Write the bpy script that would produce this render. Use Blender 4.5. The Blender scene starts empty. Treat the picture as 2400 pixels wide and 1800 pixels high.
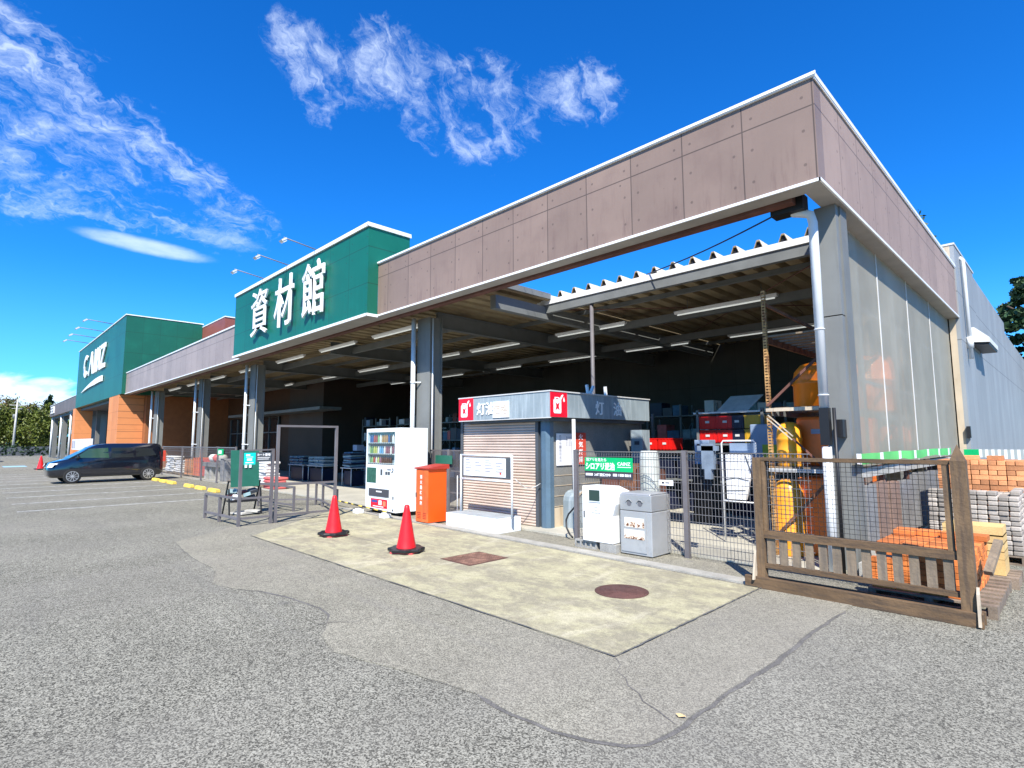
import bpy, bmesh, math, random
from mathutils import Vector, Matrix, Euler
rnd = random.Random(7)
SC = bpy.context.scene
COL = SC.collection
R = math.radians

# ---------------------------------------------------------------- camera
def make_camera():
    yaw, pitch, roll = R(-45.542), R(5.92), R(-0.218)
    F = Vector((math.sin(yaw)*math.cos(pitch), math.cos(yaw)*math.cos(pitch), math.sin(pitch)))
    R0 = Vector((math.cos(yaw), -math.sin(yaw), 0)); U0 = R0.cross(F)
    Rt = R0*math.cos(roll) + U0*math.sin(roll); Up = -R0*math.sin(roll) + U0*math.cos(roll)
    cd = bpy.data.cameras.new('camera'); cam = bpy.data.objects.new('camera', cd); COL.objects.link(cam)
    cd.sensor_width = 36; cd.lens = 1303.08/2400*36; cd.clip_start = .05; cd.clip_end = 5000
    m = Matrix((Rt, Up, -F)).transposed().to_4x4(); m.translation = Vector((2.041, -7.368, 1.7))
    cam.matrix_world = m
    SC.camera = cam
make_camera()

# ---------------------------------------------------------------- sun, sky, exposure
SUN = Vector((.86, -1, 1.47)).normalized()
SUN_EL = math.asin(SUN.z); SUN_AZ = math.atan2(SUN.x, SUN.y)
sl = bpy.data.lights.new('sun', 'SUN'); sl.energy = 5.0; sl.angle = R(.5); sl.color = (1, .945, .86)
so = bpy.data.objects.new('sun', sl); COL.objects.link(so); so.location = (20, -20, 30)
so.rotation_euler = (-SUN).to_track_quat('-Z', 'Y').to_euler()
SC.view_settings.view_transform = 'Standard'; SC.view_settings.look = 'None'
SC.view_settings.exposure = .84; SC.view_settings.gamma = 1
SC.cycles.max_bounces = 6; SC.cycles.diffuse_bounces = 3; SC.cycles.glossy_bounces = 3
SC.cycles.transmission_bounces = 6; SC.cycles.transparent_max_bounces = 8
SC.cycles.caustics_reflective = False; SC.cycles.caustics_refractive = False
try: SC.cycles.use_denoising = True
except Exception: pass

class NT:
    """small helper that wires shader nodes"""
    def __init__(s, nt): s.t = nt
    def n(s, typ, **kw):
        x = s.t.nodes.new(typ)
        for k, v in kw.items(): setattr(x, k, v)
        return x
    def setin(s, sock, v):
        if hasattr(v, 'is_linked') or hasattr(v, 'links'): s.t.links.new(v, sock)
        else:
            if isinstance(v, (tuple, list)) and len(v) == 3 and sock.type == 'RGBA': v = (*v, 1)
            sock.default_value = v
    def m(s, op, a, b=None, c=None, clamp=False):
        x = s.n('ShaderNodeMath', operation=op, use_clamp=clamp)
        for i, v in enumerate((a, b, c)):
            if v is not None: s.setin(x.inputs[i], v)
        return x.outputs[0]
    def mix(s, f, a, b, typ='MIX'):
        x = s.n('ShaderNodeMix', data_type='RGBA', blend_type=typ)
        s.setin(x.inputs[0], f); s.setin(x.inputs[6], a); s.setin(x.inputs[7], b)
        return x.outputs[2]
    def noise(s, vec, scale, detail=4, rough=.55, dist=0):
        x = s.n('ShaderNodeTexNoise'); s.setin(x.inputs['Vector'], vec)
        x.inputs['Scale'].default_value = scale; x.inputs['Detail'].default_value = detail
        x.inputs['Roughness'].default_value = rough; x.inputs['Distortion'].default_value = dist
        return x.outputs[0]
    def voro(s, vec, scale, feat='F1', out=0):
        x = s.n('ShaderNodeTexVoronoi', feature=feat); s.setin(x.inputs['Vector'], vec)
        x.inputs['Scale'].default_value = scale
        return x.outputs[out]
    def ramp(s, f, lo, hi, a=0., b=1.):
        x = s.n('ShaderNodeMapRange', interpolation_type='SMOOTHSTEP'); s.setin(x.inputs[0], f)
        for i, v in enumerate((lo, hi, a, b)): s.setin(x.inputs[i+1], v)
        return x.outputs[0]
    def comb(s, x, y, z):
        c = s.n('ShaderNodeCombineXYZ')
        for i, v in enumerate((x, y, z)): s.setin(c.inputs[i], v)
        return c.outputs[0]
    def sep(s, v):
        c = s.n('ShaderNodeSeparateXYZ'); s.setin(c.inputs[0], v); return c.outputs
    def scale(s, v, sc):
        c = s.n('ShaderNodeVectorMath', operation='MULTIPLY'); s.setin(c.inputs[0], v); c.inputs[1].default_value = sc
        return c.outputs[0]

def make_world():
    w = bpy.data.worlds.new('World'); SC.world = w; w.use_nodes = True
    nt = w.node_tree; nt.nodes.clear(); q = NT(nt)
    sky = q.n('ShaderNodeTexSky', sky_type='NISHITA', sun_disc=False, sun_elevation=SUN_EL, sun_rotation=SUN_AZ,
              altitude=300, air_density=1.0, dust_density=.35, ozone_density=3.0)
    tc = q.n('ShaderNodeTexCoord'); d = tc.outputs['Generated']
    X, Y, Z = q.sep(d)
    az = q.m('MULTIPLY', q.m('ARCTAN2', X, Y), 57.2958); el = q.m('MULTIPLY', q.m('ARCSINE', Z), 57.2958)
    hs = q.n('ShaderNodeHueSaturation'); hs.inputs['Saturation'].default_value = 1.32; hs.inputs['Hue'].default_value = .497
    q.setin(hs.inputs['Color'], sky.outputs[0])
    base = q.mix(1.0, hs.outputs[0], (.30, 1.02, 1.62), 'MULTIPLY')
    # high cirrus drawn in the sky's own directions (azimuth, elevation in degrees)
    def rot(a0, e0, ang, ra, re):
        da = q.m('SUBTRACT', az, a0); de = q.m('SUBTRACT', el, e0)
        c, s_ = math.cos(R(ang)), math.sin(R(ang))
        u = q.m('ADD', q.m('MULTIPLY', da, c), q.m('MULTIPLY', de, s_))
        v = q.m('SUBTRACT', q.m('MULTIPLY', de, c), q.m('MULTIPLY', da, s_))
        r = q.m('ADD', q.m('POWER', q.m('ABSOLUTE', q.m('DIVIDE', u, ra)), 2.), q.m('POWER', q.m('ABSOLUTE', q.m('DIVIDE', v, re)), 2.))
        return q.ramp(r, 0.0, 1.0, 1., 0.), u, v
    warp = q.noise(q.comb(q.m('MULTIPLY', az, .09), q.m('MULTIPLY', el, .09), 3.), 1., 3)
    wv = q.m('MULTIPLY', q.m('SUBTRACT', warp, .5), 5.)
    out = None
    def layer(a0, e0, ang, ra, re, sx, sy, lo, hi, amax, seed, det=9, rg=.62):
        nonlocal out
        mk, u, v = rot(a0, e0, ang, ra, re)
        n_ = q.noise(q.comb(q.m('MULTIPLY', q.m('ADD', u, wv), sx), q.m('MULTIPLY', q.m('ADD', v, q.m('MULTIPLY', wv, .5)), sy), seed), 1., det, rg, .5)
        f = q.m('ADD', n_, q.m('MULTIPLY', q.m('SUBTRACT', mk, 1.), 1.0))
        a = q.m('MULTIPLY', q.ramp(f, lo, hi), amax)
        out = a if out is None else q.m('MAXIMUM', out, a)
    def group(masks, ang, sx, sy, lo, hi, amax, seed, kf=3.0, kb=1.7):
        nonlocal out
        M = None
        for mm in masks:
            mk, _, _ = rot(*mm); M = mk if M is None else q.m('MAXIMUM', M, mk)
        c, s_ = math.cos(R(ang)), math.sin(R(ang))
        u = q.m('ADD', q.m('MULTIPLY', az, c), q.m('MULTIPLY', el, s_)); v = q.m('SUBTRACT', q.m('MULTIPLY', el, c), q.m('MULTIPLY', az, s_))
        w2 = q.m('MULTIPLY', q.m('SUBTRACT', q.noise(q.comb(q.m('MULTIPLY', az, .25), q.m('MULTIPLY', el, .33), seed), 1., 4, .6), .5), 5.5)
        fine = q.noise(q.comb(q.m('MULTIPLY', q.m('ADD', u, w2), sx), q.m('MULTIPLY', q.m('ADD', v, w2), sy), seed), 1., 12, .70, .25)
        big = q.noise(q.comb(q.m('MULTIPLY', az, .24), q.m('MULTIPLY', el, .40), seed+5), 1., 4, .6, .8)
        f = q.m('ADD', q.m('MULTIPLY', q.m('SUBTRACT', fine, .5), kf), q.m('MULTIPLY', q.m('SUBTRACT', big, .5), kb))
        f = q.m('ADD', f, q.m('SUBTRACT', q.m('MULTIPLY', M, 1.15), .72))
        a = q.m('MULTIPLY', q.m('MULTIPLY', q.ramp(f, lo, hi), amax), q.ramp(M, .0, .28))
        out = a if out is None else q.m('MAXIMUM', out, a)
    group([(-88.5,27.2,-24,14,7.0), (-80.5,24.4,-32,9,4.4), (-77.0,23.2,-8,5.5,2.6), (-92,23,0,10,5)], -26, .17, .60, .0, 1.45, .66, 2.3)
    group([(-67.0,34.0,-40,7.5,5.0), (-58.0,34.0,-20,10,6.0), (-62.5,33.4,-5,7,4.2), (-49.5,32.4,-10,11,7.4), (-39.0,33.4,-4,10,4.2), (-48,29.6,0,7,3.6)], -58, .20, .46, .0, 1.5, .60, 14.7)
    group([(-84,19.6,-2,17,3.6), (-73,20.0,5,6,4.6), (-90,18.5,0,9,3)], -10, .2, .7, .12, 1.5, .5, 25.5)
    group([(-73.8,18.3,-4,5.5,1.2)], -4, .2, .8, -.1, 1.6, .5, 27.5, 2.5, 1.5)
    # smooth lens-shaped cloud
    mk, u, v = rot(-79.6, 16.75, -4, 6.3, .85)
    a = q.m('MULTIPLY', q.ramp(q.m('ADD', mk, q.m('MULTIPLY', q.m('SUBTRACT', q.noise(q.comb(q.m('MULTIPLY', az, .5), q.m('MULTIPLY', el, 1.4), 9.), 1., 5, .6), .5), .9)), -.05, 1.35), q.m('MULTIPLY', q.ramp(mk, 0., .25), .55)); out = q.m('MAXIMUM', out, a)
    # low cumulus on the horizon
    layer(-89.0, 3.4, 3, 9.5, 3.3, .35, .8, .08, .40, .95, 31.5, 8, .55)
    col = q.mix(out, base, (8.2, 9.2, 10.4))
    # pale band near the horizon
    hz = q.m('MULTIPLY', q.ramp(el, 0., 16., 1., 0.), .30)
    col = q.mix(hz, col, (2.4, 6.2, 11.0))
    bg = q.n('ShaderNodeBackground'); bg.inputs['Strength'].default_value = .088
    q.setin(bg.inputs['Color'], col)
    o = q.n('ShaderNodeOutputWorld'); nt.links.new(bg.outputs[0], o.inputs[0])
make_world()

# ---------------------------------------------------------------- materials
MATS = {}
def mat(name, col, rough=.6, var=.12, vscale=3., grain=.0, gscale=60., bump=0., metal=0., stain=None, emit=0., spec=.4, hook=None, coat=0.):
    if name in MATS: return MATS[name]
    m = bpy.data.materials.new(name); m.use_nodes = True; nt = m.node_tree; q = NT(nt)
    b = nt.nodes['Principled BSDF']
    tc = q.n('ShaderNodeTexCoord'); P = tc.outputs['Object']
    c = None
    if var > 0:
        n1 = q.noise(P, vscale, 5, .6)
        f = q.ramp(n1, .3, .7, 1-var, 1+var)
        c = q.mix(1., (*col, 1), q.comb(f, f, f), 'MULTIPLY')
    else:
        c = q.mix(0., (*col, 1), (*col, 1))
    if grain > 0:
        n2 = q.noise(P, gscale, 2, .7)
        f = q.ramp(n2, .25, .75, 1-grain, 1+grain); c = q.mix(1., c, q.comb(f, f, f), 'MULTIPLY')
    if stain:
        sc_, scol, lo, hi, amt = stain
        n3 = q.noise(q.scale(P, sc_), 1., 5, .65)
        c = q.mix(q.m('MULTIPLY', q.ramp(n3, lo, hi), amt), c, scol)
    oi = q.n('ShaderNodeObjectInfo'); lohi = (.62, 1.22) if name[:5] in ('brick', 'paver') and name != 'brick_course' else (.93, 1.06); f = q.ramp(oi.outputs['Random'], 0, 1, *lohi)
    c = q.mix(1., c, q.comb(f, f, f), 'MULTIPLY')
    if hook: c = hook(q, P, c, b) or c
    q.setin(b.inputs['Base Color'], c)
    b.inputs['Roughness'].default_value = rough; b.inputs['Metallic'].default_value = metal
    b.inputs['Specular IOR Level'].default_value = spec
    if coat: b.inputs['Coat Weight'].default_value = coat; b.inputs['Coat Roughness'].default_value = .05
    if bump > 0:
        bn = q.n('ShaderNodeBump'); bn.inputs['Strength'].default_value = bump; bn.inputs['Distance'].default_value = .02
        q.setin(bn.inputs['Height'], q.noise(P, gscale, 3, .6)); nt.links.new(bn.outputs[0], b.inputs['Normal'])
    if emit: b.inputs['Emission Color'].default_value = (*col, 1); b.inputs['Emission Strength'].default_value = emit
    MATS[name] = m
    return m

def asphalt_hook(base_dark, light, dscale, amt, crack=True):
    def h(q, P, c, b):
        v = q.voro(P, dscale, 'F1', 1)
        r, g, bb = q.sep(v)
        f = q.ramp(r, .0, 1., 1-amt, 1+amt*1.15)
        c = q.mix(1., c, q.comb(f, f, f), 'MULTIPLY')
        n = q.noise(P, 9., 4, .7); f2 = q.ramp(n, .3, .7, .9, 1.08); c = q.mix(1., c, q.comb(f2, f2, f2), 'MULTIPLY')
        # bigger worn areas, slightly paler where cars roll
        n = q.noise(q.scale(P, (.35, .12, 1)), 1., 4, .55); c = q.mix(q.m('MULTIPLY', q.ramp(n, .42, .68), .35), c, light)
        d = q.voro(P, dscale*.9, 'DISTANCE_TO_EDGE', 0)
        bn = q.n('ShaderNodeBump'); bn.inputs['Strength'].default_value = .55; bn.inputs['Distance'].default_value = .006
        q.setin(bn.inputs['Height'], q.m('ADD', d, q.noise(P, 140., 2, .6))); q.t.links.new(bn.outputs[0], b.inputs['Normal'])
        n = q.noise(P, 1.7, 6, .7); c = q.mix(q.m('MULTIPLY', q.ramp(n, .62, .75), .3), c, base_dark)
        v = q.voro(P, .9, 'F1', 0); n = q.noise(P, 5., 4, .6); c = q.mix(q.m('MULTIPLY', q.ramp(q.m('ADD', v, q.m('MULTIPLY', n, .16)), .17, .11), .45), c, base_dark)
        n = q.noise(q.scale(P, (.10, 1.6, 1)), 1., 5, .6); c = q.mix(q.m('MULTIPLY', q.ramp(n, .55, .72), .22), c, base_dark)
        return c
    return h
M_asph = mat('asphalt', (.203, .195, .157), .9, .10, .6, hook=asphalt_hook((.12, .118, .11), (.255, .24, .205), 110., .74), spec=.1)
M_patch = mat('asphalt_patch', (.228, .215, .168), .9, .08, 1.2, hook=asphalt_hook((.18, .17, .16), (.26, .238, .2), 125., .48), spec=.1)
M_seal = mat('seal_line', (.14, .132, .118), .8, .2, 5, grain=.35, gscale=70)
def conc_hook(q, P, c, b):
    n = q.noise(q.scale(P, (.9, 1.6, 1)), 1.7, 9, .78, .2)
    c = q.mix(q.m('MULTIPLY', q.ramp(n, .42, .58), .8), c, (.25, .225, .16))
    n = q.noise(q.scale(P, (2.2, .8, 1)), 1., 5, .7, .8); c = q.mix(q.m('MULTIPLY', q.ramp(n, .52, .72), .5), c, (.55, .50, .36))
    n = q.noise(P, 75., 3, .75); f = q.ramp(n, .32, .68, .76, 1.16); c = q.mix(1., c, q.comb(f, f, f), 'MULTIPLY')
    n = q.noise(P, 14., 5, .75); f = q.ramp(n, .3, .7, .86, 1.1); c = q.mix(1., c, q.comb(f, f, f), 'MULTIPLY')
    v = q.voro(P, 7., 'F1', 0); c = q.mix(q.m('MULTIPLY', q.ramp(v, .07, .03), .4), c, (.12,.11,.09))
    bn = q.n('ShaderNodeBump'); bn.inputs['Strength'].default_value = .25; bn.inputs['Distance'].default_value = .004
    q.setin(bn.inputs['Height'], q.noise(P, 90., 3, .6)); q.t.links.new(bn.outputs[0], b.inputs['Normal'])
    return c
M_conc = mat('pad_concrete', (.43, .395, .245), .85, .08, 1.5, hook=conc_hook)
M_conc2 = mat('kerb_concrete', (.33, .315, .27), .85, .14, 4, grain=.15)
M_floor = mat('store_floor', (.44, .42, .345), .7, .12, 1.3, grain=.1, gscale=30)
def panel_hook(sp, ox, z1, zline, streak=(.07, .05, .045), samt=.7, dark=.65, zw=.012, axis='x', blot=True):
    """cladding joints every sp metres plus one level joint, and run-down dirt"""
    def h(q, P, c, b):
        x, y, z = q.sep(P)
        hcoord = x if axis == 'x' else y
        t = q.m('DIVIDE', q.m('SUBTRACT', hcoord, ox), sp)
        fr = q.m('ABSOLUTE', q.m('SUBTRACT', q.m('FRACT', t), .5))
        seam = q.ramp(fr, .5-.011/sp, .5-.006/sp)
        cell = q.m('FLOOR', t)
        wn = q.n('ShaderNodeTexWhiteNoise', noise_dimensions='1D'); q.setin(wn.inputs['W'], cell)
        f = q.ramp(wn.outputs[0], 0, 1, .93, 1.06); c = q.mix(1., c, q.comb(f, f, f), 'MULTIPLY')
        for zl in (zline if isinstance(zline, tuple) else (zline,)):
            hz = q.ramp(q.m('ABSOLUTE', q.m('SUBTRACT', z, zl)), zw, zw*.5)
            seam = q.m('MAXIMUM', seam, hz)
        n = q.noise(q.comb(q.m('MULTIPLY', hcoord, 9.), y if axis == 'x' else x, q.m('MULTIPLY', z, .9)), 1., 5, .7)
        low = q.ramp(z, z1, z1+1.1, 1., .25)
        c = q.mix(q.m('MULTIPLY', q.m('MULTIPLY', q.ramp(n, .48, .74), low), samt), c, streak)
        if blot:
            n = q.noise(P, 1.6, 4, .6); c = q.mix(q.m('MULTIPLY', q.ramp(n, .5, .72), .22), c, streak)
            v = q.voro(P, 2.3, 'F1', 0); c = q.mix(q.m('MULTIPLY', q.ramp(v, .05, .025), .6), c, (.04,.03,.025))
            fx = q.m('ABSOLUTE', q.m('SUBTRACT', fr, .36)); fz = q.m('ABSOLUTE', q.m('SUBTRACT', q.m('FRACT', q.m('DIVIDE', z, .45)), .5))
            dd = q.m('ADD', q.m('POWER', q.m('MULTIPLY', fx, sp), 2.), q.m('POWER', q.m('MULTIPLY', fz, .45), 2.)); c = q.mix(q.m('MULTIPLY', q.ramp(dd, .0006, .0002), .5), c, (.05,.035,.03))
        c = q.mix(q.m('MULTIPLY', seam, dark), c, (.02, .015, .012))
        return c
    return h
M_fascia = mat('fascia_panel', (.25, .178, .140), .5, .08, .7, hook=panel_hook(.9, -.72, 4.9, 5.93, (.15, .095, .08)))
M_fascia_s = mat('fascia_panel_side', (.32, .23, .185), .65, .08, .7, hook=panel_hook(.9, .4, 4.9, 5.93, (.17, .11, .1), .4, axis='y'))  # side copy of the cladding, paler to paint in glancing sky sheen
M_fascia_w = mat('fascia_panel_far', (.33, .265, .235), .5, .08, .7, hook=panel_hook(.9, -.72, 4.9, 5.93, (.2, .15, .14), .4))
M_fascia_d = mat('fascia_panel_dark', (.16, .12, .105), .5, .1, .7, hook=panel_hook(.9, -.72, 4.9, 5.93))
M_green = mat('green_cladding', (.007, .128, .084), .42, .07, .6, hook=panel_hook(1.1, -.2, 4.9, (5.75, 6.72), (.010, .17, .12), .5, .6, .012))
M_green_far = mat('green_cladding_far', (.010, .10, .075), .42, .08, .4, hook=panel_hook(1.8, -.2, 4.9, (6.3, 7.7, 9.1), (.012, .17, .12), .4, .5, .02))
M_green_side = mat('green_cladding_side', (.008, .108, .068), .45, .08, .4, hook=panel_hook(1.0, -.2, 4.9, (6.3, 7.7, 9.1), (.01, .17, .1), .4, .45, .02, axis='y'))
M_redbrown = mat('redbrown_cladding', (.22, .07, .05), .5, .1, .5, hook=panel_hook(1.8, -.2, 6, 8.5, (.12, .03, .025), .4, .4))
M_white = mat('white_metal', (.80, .81, .80), .35, .05, 3)
M_trim = mat('pale_trim', (.62, .62, .60), .45, .10, 2, stain=((2, 2, 2), (.3, .27, .24), .55, .75, .5))
M_soff = mat('soffit_grey', (.36, .35, .33), .55, .1, 2)
M_pvc = mat('pvc_pipe', (.66, .68, .68), .35, .06, 2, stain=((6, 6, 1.2), (.35, .34, .32), .55, .75, .45))
M_letter = mat('letter_white', (.85, .85, .84), .35, .03, 3)
M_grey = mat('grey_paint', (.19, .195, .19), .55, .08, 1.5, stain=((8, 8, .8), (.12, .12, .115), .5, .75, .5))
M_greyd = mat('dark_grey_paint', (.075, .085, .095), .55, .1, 1.5)
M_colm = mat('column_paint', (.175, .18, .17), .6, .08, 1.5, spec=.2, stain=((8, 8, .8), (.14, .14, .13), .5, .75, .5))
M_colm_c = mat('column_paint_corner', (.185, .19, .18), .55, .08, 1.5, stain=((8, 8, .8), (.13, .13, .12), .5, .75, .5))
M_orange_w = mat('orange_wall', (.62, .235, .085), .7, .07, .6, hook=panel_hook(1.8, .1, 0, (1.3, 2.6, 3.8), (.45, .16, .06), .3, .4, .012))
M_brownw = mat('brown_wall', (.075, .05, .036), .7, .12, .8)
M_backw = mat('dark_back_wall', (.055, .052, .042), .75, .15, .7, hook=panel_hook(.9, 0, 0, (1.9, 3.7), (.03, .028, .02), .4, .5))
M_deck = mat('deck_underside', (.30, .235, .135), .8, .2, 1.2, stain=((1.2, .6, 1), (.16, .09, .05), .5, .7, .6))
M_steel = mat('grey_steel', (.16, .17, .165), .5, .12, 2)
M_rust = mat('rusty_steel', (.17, .075, .04), .85, .35, 6, grain=.3, gscale=40, stain=((9, 9, 9), (.05, .025, .018), .5, .7, .8))
M_brownsteel = mat('brown_primer', (.13, .055, .04), .75, .25, 4)
M_whwall = mat('warehouse_wall', (.27, .29, .30), .6, .07, .5, hook=panel_hook(.9, 0, 0, (4.33, 5.63), (.22, .255, .28), .55, .5, .02, axis='y', blot=False))
M_tan = mat('tan_wall', (.52, .43, .31), .7, .1, 1, stain=((6, 6, 1), (.36, .27, .17), .5, .75, .6))
M_glassd = mat('dark_glass', (.02, .024, .026), .08, 0, spec=.6)
M_black = mat('black_plastic', (.015, .015, .016), .45, .1)
M_blackm = mat('black_wire', (.02, .02, .02), .5, 0)
M_cone = mat('cone_red', (.78, .012, .018), .45, .10, 9, stain=((14,14,14), (.35,.03,.03), .55, .75, .5))
M_cone_p = mat('cone_foot', (.70, .10, .10), .5, .05)
M_wood = mat('old_brown_wood', (.135, .083, .042), .8, .2, 3, stain=((3, 25, 25), (.065, .045, .03), .42, .66, .8), bump=.3, gscale=30)
M_woodv = mat('old_brown_wood_upright', (.17, .108, .056), .8, .2, 3, stain=((25, 25, 2.5), (.08, .055, .038), .42, .66, .75), bump=.3, gscale=30)
M_woodg = mat('grey_weathered_wood', (.215, .165, .112), .85, .2, 3, stain=((25, 25, 2.5), (.12, .10, .08), .42, .66, .7), bump=.3, gscale=30)
M_woodl = mat('pale_wood', (.50, .42, .31), .8, .2, 4, stain=((20, 20, 3), (.25, .17, .1), .5, .7, .6))
M_pallet = mat('pallet_wood', (.20, .155, .115), .9, .3, 4, grain=.2)
M_wire = mat('galvanised_wire', (.16, .16, .165), .5, .1)
M_gpost = mat('brown_grey_post', (.135, .125, .13), .55, .15, 2)
M_shut = mat('shutter_slats', (.56, .45, .37), .45, .1, 1.2, stain=((1.5, 1.5, 9), (.36, .27, .21), .5, .75, .5))
M_band = mat('booth_band', (.25, .30, .32), .45, .12, 1.5, stain=((14, 14, 1.2), (.42, .48, .5), .45, .7, .6))
M_red = mat('sign_red', (.78, .008, .03), .4, .04)
M_navy = mat('booth_post_blue', (.085, .14, .19), .45, .15, 1.5)
M_block = mat('block_wall_grey', (.20, .20, .185), .85, .12, 2, grain=.15)
M_paper = mat('white_sheet', (.80, .80, .80), .6, .03)
M_notice_red = mat('notice_red', (.55, .06, .035), .5, .08, 6)
M_ink = mat('ink_dark', (.04, .04, .05), .6, 0)
M_inkg = mat('ink_grey', (.30, .31, .36), .6, 0)
M_sgreen = mat('sheet_green', (.0, .42, .13), .45, .05)
M_dgreen = mat('board_green', (.018, .12, .08), .5, .1, 3)
M_cyan = mat('sheet_cyan', (.0, .62, .52), .45, .04)
M_locker = mat('locker_orange', (.90, .10, .006), .45, .06, 2)
M_lockerf = mat('locker_orange_front', (.72, .13, .03), .5, .18, 3, stain=((6, 6, 1.5), (.35, .06, .02), .5, .72, .6))
M_lid = mat('locker_lid', (.40, .035, .02), .5, .1)
M_vend = mat('vending_white', (.80, .84, .84), .3, .02)
M_steelb = mat('bin_steel', (.42, .43, .43), .38, .08, 2, metal=.35, stain=((4, 4, 4), (.3, .31, .3), .5, .7, .5))
def rustlabel(q, P, c, b):
    x, y, z = q.sep(P)
    n = q.noise(P, 22., 5, .7)
    band = q.ramp(q.m('ABSOLUTE', q.m('SUBTRACT', z, .24)), .09, .0)
    band2 = q.ramp(q.m('ABSOLUTE', q.m('SUBTRACT', z, .46)), .08, .0)
    f = q.ramp(q.m('ADD', n, q.m('MULTIPLY', q.m('MAXIMUM', band, band2), .22)), .68, .76)
    f2 = q.ramp(q.m('ADD', n, q.m('MULTIPLY', q.m('MAXIMUM', band, band2), .22)), .60, .70)
    c = q.mix(q.m('MULTIPLY', f2, .6), c, (.62, .33, .14))
    return q.mix(f, c, (.10, .03, .012))
M_rlabel = mat('rusted_label', (.74, .71, .62), .6, .06, 3, hook=rustlabel)
M_cblock = mat('cinder_block', (.30, .295, .27), .9, .15, 8, grain=.25, gscale=90)
M_bwhite = mat('base_white', (.76, .79, .80), .5, .06, 2, stain=((7, 7, 1.5), (.5, .5, .48), .55, .75, .4))
M_btop = mat('base_top_grey', (.30, .33, .34), .7, .15, 3)
M_brick = mat('brick_orange', (.62, .20, .085), .85, .18, 9, grain=.12)
M_brickp = mat('brick_peach', (.62, .27, .12), .85, .14, 9, grain=.12)
M_brickr = mat('brick_red', (.62, .185, .045), .85, .16, 9, grain=.12)
M_paver = mat('paver_grey', (.37, .33, .285), .85, .14, 9, grain=.15)
M_yellowb = mat('yellow_block', (.62, .42, .17), .8, .1, 5, grain=.1)
M_slabg = mat('slab_grey', (.20, .20, .20), .9, .15, 4, grain=.2)
M_slabb = mat('slab_brown', (.24, .16, .125), .9, .15, 4, grain=.2)
M_slabs = mat('slab_pale', (.42, .41, .37), .9, .15, 4, grain=.2)
M_tanko = mat('drum_orange', (.96, .23, .01), .3, .10, 3)
M_tanky = mat('drum_yellow', (.90, .37, .025), .3, .06, 3)
M_tankb = mat('tank_rust_orange', (.92, .20, .02), .35, .2, 2, stain=((3, 3, 1.5), (.7, .22, .04), .5, .75, .6))
M_crater = mat('crate_red', (.62, .012, .01), .35, .1, 3)
M_cratey = mat('crate_yellow', (.60, .34, .02), .4, .1, 3)
M_crated = mat('crate_navy', (.012, .016, .04), .4, .1)
M_crateb = mat('crate_blue', (.22, .29, .40), .4, .08)
M_blue = mat('tarp_blue', (.05, .12, .2), .5, .25, 8)
M_bag = mat('bag_white', (.70, .69, .66), .5, .12, 6, stain=((5, 5, 5), (.4, .38, .36), .5, .7, .5))
M_bagr = mat('bag_red', (.55, .12, .11), .5, .12, 6)
M_stop = mat('stop_yellow', (.80, .55, .08), .7, .18, 6, stain=((8, 8, 8), (.45, .38, .22), .55, .72, .8))
M_line = mat('road_paint', (.46, .46, .44), .7, .15, 5, stain=((7, 7, 7), (.2, .19, .17), .44, .60, .85))
M_van = mat('van_black', (.006, .008, .015), .12, 0, spec=.6, coat=1.)
M_vanw = mat('van_white', (.75, .76, .78), .25, 0, coat=.5)
M_tyre = mat('tyre', (.02, .02, .02), .85, .1)
M_alloy = mat('alloy', (.62, .63, .64), .3, .03, metal=.6)
M_iron = mat('cast_iron', (.10, .045, .036), .75, .2, 6, grain=.25, gscale=70)
M_irong = mat('drain_iron', (.16, .085, .06), .8, .3, 8, grain=.35, gscale=80, stain=((9, 9, 9), (.34, .2, .13), .5, .7, .6))
M_tube = mat('tube_lamp', (.75, .78, .74), .4, 0, emit=.35)
M_teal = mat('teal_poly', (.20, .30, .32), .6, .2, 8)
M_curtain = mat('pale_canvas', (.50, .53, .49), .8, .12, 5)
M_leaf_d = mat('leaf_dry', (.55, .40, .20), .7, .1)
def glassy(name, tint, diff, fac, rough):
    m = bpy.data.materials.new(name); m.use_nodes = True; nt = m.node_tree; q = NT(nt)
    for n in list(nt.nodes): nt.nodes.remove(n)
    o = q.n('ShaderNodeOutputMaterial')
    rf = q.n('ShaderNodeBsdfRefraction'); rf.inputs['Color'].default_value = (*tint, 1); rf.inputs['Roughness'].default_value = rough; rf.inputs['IOR'].default_value = 1.12
    pb = q.n('ShaderNodeBsdfPrincipled'); pb.inputs['Roughness'].default_value = .5; pb.inputs['Specular IOR Level'].default_value = .25
    tc = q.n('ShaderNodeTexCoord'); n1 = q.noise(q.scale(tc.outputs['Object'], (1, .5, .5)), 1., 4, .6)
    q.setin(pb.inputs['Base Color'], q.mix(q.ramp(n1, .35, .7), (*diff, 1), tuple(d*.8 for d in diff)+(1,)))
    tr = q.n('ShaderNodeBsdfTransparent'); tr.inputs[0].default_value = (*tint, 1)
    m1 = q.n('ShaderNodeMixShader'); m1.inputs[0].default_value = .38
    nt.links.new(tr.outputs[0], m1.inputs[1]); nt.links.new(rf.outputs[0], m1.inputs[2])
    mx = q.n('ShaderNodeMixShader'); mx.inputs[0].default_value = fac
    nt.links.new(m1.outputs[0], mx.inputs[1]); nt.links.new(pb.outputs[0], mx.inputs[2]); nt.links.new(mx.outputs[0], o.inputs[0])
    return m
M_poly = glassy('polycarbonate', (.95, .94, .90), (.60, .57, .46), .50, .2)
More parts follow.
